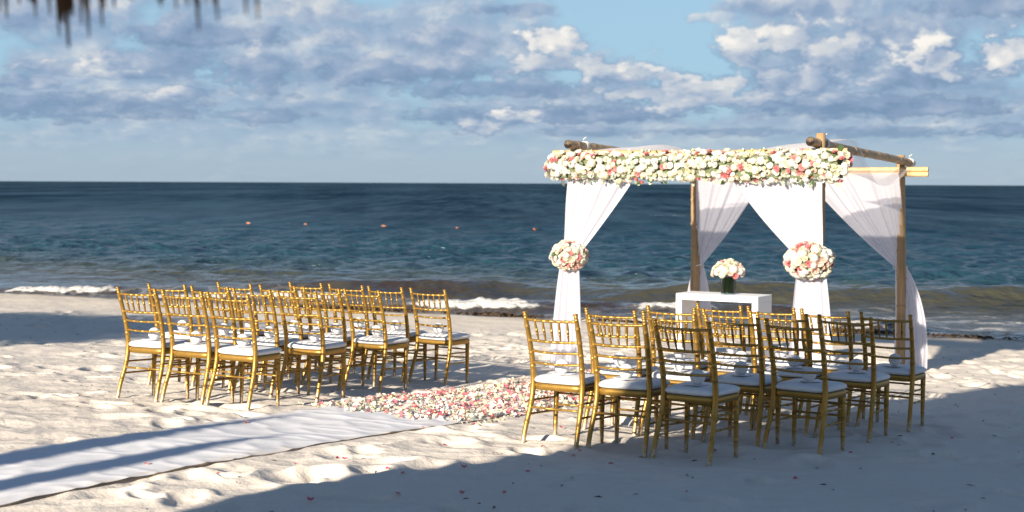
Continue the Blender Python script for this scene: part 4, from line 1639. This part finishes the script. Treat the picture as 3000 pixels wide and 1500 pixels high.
# ------------------------------------------------------------------ seaweed along the waterline
def seaweed():
    rs = np.random.default_rng(3)
    V, F = [], []
    nv = 0
    for k in range(3600):
        lat = rs.uniform(-17, 17)                            # along the shore
        clump = pnoise(np.array([lat * 0.5 + 2]), np.array([0.3]))[0]
        t = SHORE_T - 0.15 + rs.normal(0, 0.16 + 0.16 * max(0, clump)) + 0.25 * pnoise(np.array([lat * 0.35]), np.array([9.0]))[0]
        if rs.random() > 0.45 + 0.9 * clump:
            continue
        x = SHORE_N[0] * t + SHORE_N[1] * lat
        y = SHORE_N[1] * t - SHORE_N[0] * lat
        z = max(gz(x, y), SEA_Z + 0.0) + rs.uniform(0.0, 0.05) * (0.4 + max(0, clump))
        L = rs.uniform(0.06, 0.24)
        h = rs.uniform(0, 6.28)
        wd = rs.uniform(0.010, 0.028)
        dx, dy = math.cos(h), math.sin(h)
        for i in range(3):
            u = (i - 1) * L / 2
            hh = 0.035 * (1 - (i - 1) ** 2) + 0.012
            V += [(x + dx * u - dy * wd, y + dy * u + dx * wd, z + hh), (x + dx * u + dy * wd, y + dy * u - dx * wd, z + hh - 0.02)]
        F += [(nv, nv + 1, nv + 3, nv + 2), (nv + 2, nv + 3, nv + 5, nv + 4)]
        nv += 6
    o = link(bpy.data.objects.new('seaweed', np_mesh('seaweed', V, F, M_WEED)))
    tag(o, 'dark brown seaweed washed up along the waterline', kind='stuff')


seaweed()


def beach_bits():
    rs = np.random.default_rng(14)
    V, F = [], []
    n = 0
    while n < 700:
        x, y = rs.uniform(-9, 9), 7.0 + rs.random() ** 0.8 * 17
        a = x * RX + y * RY + 6.86
        if abs(x / y) > 0.42 or abs(a) < 0.8:
            continue
        n += 1
        z = sand_z(x, y) + 0.006
        L, wd, h = rs.uniform(0.008, 0.034), rs.uniform(0.003, 0.009), rs.uniform(0, 6.28)
        dx, dy = math.cos(h), math.sin(h)
        b = len(V)
        V += [(x - dx * L, y - dy * L, z), (x - dy * wd, y + dx * wd, z + 0.008), (x + dx * L, y + dy * L, z + 0.003), (x + dy * wd, y - dx * wd, z + 0.002)]
        F.append((b, b + 1, b + 2, b + 3))
    o = link(bpy.data.objects.new('beach_debris', np_mesh('beach_debris', V, F, M_WEED, False)))
    tag(o, 'small dark bits of dry weed scattered over the sand', kind='stuff')


beach_bits()


# ------------------------------------------------------------------ buoys out on the water
def buoy_proto():
    mb = MB()
    prof = [(0.02, -0.42), (0.22, -0.36), (0.30, -0.2), (0.31, 0.2), (0.22, 0.36), (0.02, 0.42)]
    mb.lathe(prof, 14)
    mb.v = [(z, x, y) for (x, y, z) in mb.v]
    o = mb.build('marker_buoy', M_ORANGE)
    k = MB()
    k.tube([(-0.44, 0, 0), (-0.62, 0, -0.1)], 0.03, 6)
    k.tube([(0.44, 0, 0), (0.62, 0, -0.1)], 0.03, 6)
    k.build('rope_eye', M_ROPE, o)
    return o


b0 = buoy_proto()
for i, (px, py, w) in enumerate(((728, 653, 'leftmost of the orange marker buoys out on the sea'), (895, 656, 'second orange marker buoy from the left on the sea'),
                                 (1126, 662, 'third orange marker buoy from the left on the sea'), (1340, 667, 'fourth orange marker buoy from the left on the sea'),
                                 (1567, 672, 'orange marker buoy nearest the pergola on the sea'))):
    b = b0 if i == 0 else copy_tree(b0)
    d = _f + _r2 * ((px - 1500) / FPX) + _u2 * (-(py - 750) / FPX)
    k = (SEA_Z + 0.1 - CAM_Z) / d.z
    b.location = (d.x * k, d.y * k, SEA_Z + 0.09)
    b.rotation_euler = (0, 0.1 * i, 0.3 * i - 0.4)
    b.scale = (0.30, 0.17, 0.17) if i % 2 == 0 else (0.20, 0.12, 0.12)
    tag(b, w, 'buoy', 'orange buoys in a line')


# ------------------------------------------------------------------ behind the camera: the palapa, plus unseen parasols and a tree added for shade
def pl(p, l):
    """position from the offset across the light (p) and along it (l)"""
    return LY * p + LX * l, -LX * p + LY * l


def palapa(name, label, cx, cy, rad, eave, apex, seed, clumps=()):
    rs = random.Random(seed)
    g = gz(cx, cy)
    root = empty(name, (cx, cy, g))
    tag(root, label, 'palapa')
    mb = MB()
    mb.tube([(0, 0, -0.3), (0.02, 0.01, 1.2), (0, 0, apex - g - 0.1)], [0.11, 0.10, 0.08], 12)
    mb.build('post', M_BARK, root)
    e, ap = eave - g, apex - g

    def zr(r):                                              # steep cap over a wide skirt, outline shaped to shade the right chairs
        k = (ap - e) / 3.34
        return e + k * float(np.interp(r / rad, (0.0, 0.34, 0.52, 0.595, 0.80, 1.0), (3.34, 2.98, 2.48, 1.50, 0.82, 0.0)))
    for k in range(12):
        a = 2 * math.pi * k / 12
        mb = MB()
        mb.tube([(0.08 * math.cos(a), 0.08 * math.sin(a), ap - 1.9), (rad * 0.55 * math.cos(a), rad * 0.55 * math.sin(a), zr(rad * 0.55) - 0.08), (rad * 0.97 * math.cos(a), rad * 0.97 * math.sin(a), e - 0.0)], 0.03, 7)
        mb.build('rafter', M_BARK, root)
    mb = MB()
    n, rows = 120, 26
    prof = []
    for i in range(rows + 1):
        v = i / rows
        prof.append((0.03 + (rad - 0.03) * v, zr(0.03 + (rad - 0.03) * v) + 0.03 * (i % 2)))
    mb.lathe(prof, n, caps=False)
    mb.build('thatch_skin', M_THATCH, root)
    mb = MB()
    for k in range(2600):                                   # loose thatch blades on the rim and the courses
        a = rs.uniform(0, 2 * math.pi)
        r0 = rad * (1.0 if k % 2 else rs.uniform(0.2, 1.0)) - 0.02
        v = r0 / rad
        z0 = zr(r0) + 0.03
        L = rs.uniform(0.10, 0.34)
        slope = (ap - e) / rad
        dz = -L * (0.72 if v < 0.97 else rs.uniform(0.12, 0.30))
        w = rs.uniform(0.005, 0.016)
        dr = L * 0.62 if v < 0.97 else L * 0.12
        c_, s_ = math.cos(a), math.sin(a)
        p0, p1 = Vector((r0 * c_, r0 * s_, z0)), Vector(((r0 + dr) * c_, (r0 + dr) * s_, z0 + dz))
        t_ = Vector((-s_, c_, 0)) * w
        mb.add([p0 - t_, p0 + t_, p1 + t_ * 0.3, p1 - t_ * 0.3], [(0, 1, 2, 3)])
    for (ax_, ay_, ln, wd, cnt) in clumps:                   # longer frayed strands at the rim
        a = math.atan2(ay_ - cy, ax_ - cx)
        for q in range(cnt):
            aa = a + rs.gauss(0, wd / rad)
            L = ln * rs.uniform(0.45, 1.0)
            c_, s_ = math.cos(aa), math.sin(aa)
            r0 = rad + rs.uniform(-0.03, 0.02)
            z0 = e + 0.03
            p0, p1 = Vector((r0 * c_, r0 * s_, z0)), Vector(((r0 + 0.01) * c_ + rs.uniform(-.006, .006), r0 * s_, z0 - 0.03 - L))
            mb.tube([p0, (p0 + p1) / 2, p1], [0.007, 0.006, 0.0015], 5)
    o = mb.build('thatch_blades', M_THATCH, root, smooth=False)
    tag(o, kind='stuff')


PAL_R = 3.0
pcx, pcy = pl(-2.4, -1.0)


def rim_point(px):
    """where the rim of the palapa crosses the vertical plane through that image column"""
    k = (px - 1500) / FPX
    A_, B_, C_ = 1 + k * k, -2 * (k * pcx + pcy), pcx ** 2 + pcy ** 2 - PAL_R ** 2
    D_ = B_ * B_ - 4 * A_ * C_
    y = (-B_ + math.sqrt(max(D_, 0))) / (2 * A_)
    return k * y, y


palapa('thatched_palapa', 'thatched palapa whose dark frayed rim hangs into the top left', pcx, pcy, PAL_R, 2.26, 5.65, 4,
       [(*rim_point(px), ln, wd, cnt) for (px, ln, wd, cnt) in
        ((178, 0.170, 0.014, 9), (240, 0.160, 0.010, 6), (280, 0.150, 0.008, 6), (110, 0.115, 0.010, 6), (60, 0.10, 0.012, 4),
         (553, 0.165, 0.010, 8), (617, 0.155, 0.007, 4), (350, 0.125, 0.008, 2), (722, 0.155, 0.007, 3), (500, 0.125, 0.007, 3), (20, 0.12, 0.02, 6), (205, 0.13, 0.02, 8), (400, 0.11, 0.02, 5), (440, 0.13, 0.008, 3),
         (585, 0.12, 0.02, 6), (665, 0.12, 0.01, 3), (780, 0.125, 0.01, 2))])


def shadow_parasol(p, l, qtop, wid, label):  # added unseen to cast the runner's shadow streaks; bulges shape their edges
    x, y = pl(p, l)
    g = gz(x, y)
    top = qtop - math.tan(SUN_EL) * l - g
    root = empty('shadow_parasol', (x, y, g))
    tag(root, label, 'parasol', 'unseen parasols added for their shadows')
    mb = MB()
    mb.tube([(0, 0, -0.3), (0, 0, top)], 0.022, 10)
    mb.build('pole', M_WHITE, root)
    mb = MB()
    prof = [(wid * float(np.interp(q_, (0.5, 0.9, 1.5, 2.1, top - 0.25, top), (0.55, 0.60, 0.54, 0.42, 0.2, 0.03))), q_) for q_ in np.linspace(0.5, top - 0.01, 16)]
    n = 32
    vs, fs = [], []
    for r, z in prof:
        for k in range(n):
            th = 2 * math.pi * k / n
            rr_ = r * (1 + 0.22 * math.sin(8 * th)) * (1 + 0.28 * math.sin(z * 5.3 + p))
            vs.append((rr_ * math.cos(th) + 0.05 * math.sin(z * 3.7 + p), rr_ * math.sin(th), z))
    for i in range(len(prof) - 1):
        for k in range(n):
            k2 = (k + 1) % n
            fs.append((i * n + k, i * n + k2, (i + 1) * n + k2, (i + 1) * n + k))
    mb.add(vs, fs)
    mb.build('shadow_canopy', M_CANVAS, root)


shadow_parasol(-7.30, -2.5, 2.78, 0.42, 'unseen folded parasol, added for the far shadow streak on the runner')
shadow_parasol(-6.66, -1.6, 2.52, 0.40, 'shorter unseen parasol, added for the near shadow streak on the runner')


def leafy_tree(name, label, p, l, q, rp, rz, seed, nleaf=5200, leaf=0.24):
    rs = np.random.default_rng(seed)
    x, y = pl(p, l)
    g = gz(x, y)
    zc = q - math.tan(SUN_EL) * l - g
    root = empty(name, (x, y, g))
    tag(root, label, 'tree')
    mb = MB()
    mb.tube(smooth_path([(0, 0, -0.4), (0.1, 0.05, zc * 0.4), (-0.05, 0.1, zc * 0.75), (0, 0, zc)], 10), list(np.linspace(0.24, 0.09, 11)), 10)
    for k in range(9):
        a = 2 * math.pi * k / 9 + rs.uniform(-.2, .2)
        L = rp * rs.uniform(0.55, 0.85)
        mb.tube(smooth_path([(0, 0, zc * rs.uniform(0.6, 0.85)), (math.cos(a) * L * 0.5, math.sin(a) * L * 0.5, zc * 0.95), (math.cos(a) * L, math.sin(a) * L, zc + rs.uniform(-.3, .3) * rz)], 6),
                list(np.linspace(0.08, 0.02, 7)), 7)
    mb.build('trunk', M_BARK, root)
    V, F = [], []
    cl = []
    for k in range(70):
        d = rs.normal(0, 1, 3)
        d /= np.linalg.norm(d)
        cl.append(d * np.array((rp, rp, rz)) * rs.uniform(0.3, 0.95) ** 0.6)
    for k in range(nleaf):
        c = cl[rs.integers(len(cl))] + rs.normal(0, 1, 3) * np.array((0.42, 0.42, 0.28))
        c = c + np.array((0, 0, zc))
        u = rs.normal(0, 1, 3)
        u /= np.linalg.norm(u)
        v = np.cross(u, rs.normal(0, 1, 3))
        v /= np.linalg.norm(v)
        s = leaf * rs.uniform(0.6, 1.2)
        b = len(V)
        V += [c - u * s * 0.5, c + v * s * 0.35, c + u * s * 0.5, c - v * s * 0.35]
        F.append((b, b + 1, b + 2, b + 3))
    o = link(bpy.data.objects.new('crown', np_mesh('crown', V, F, M_TREE_LEAF)), root)


leafy_tree('shade_caster_tree', 'unseen leafy tree, set behind the left block to shade the sand', -17.4, -9.0, 3.82, 3.2, 0.58, 8, 9500)  # crown placed and sized to cast shade on the far left sand
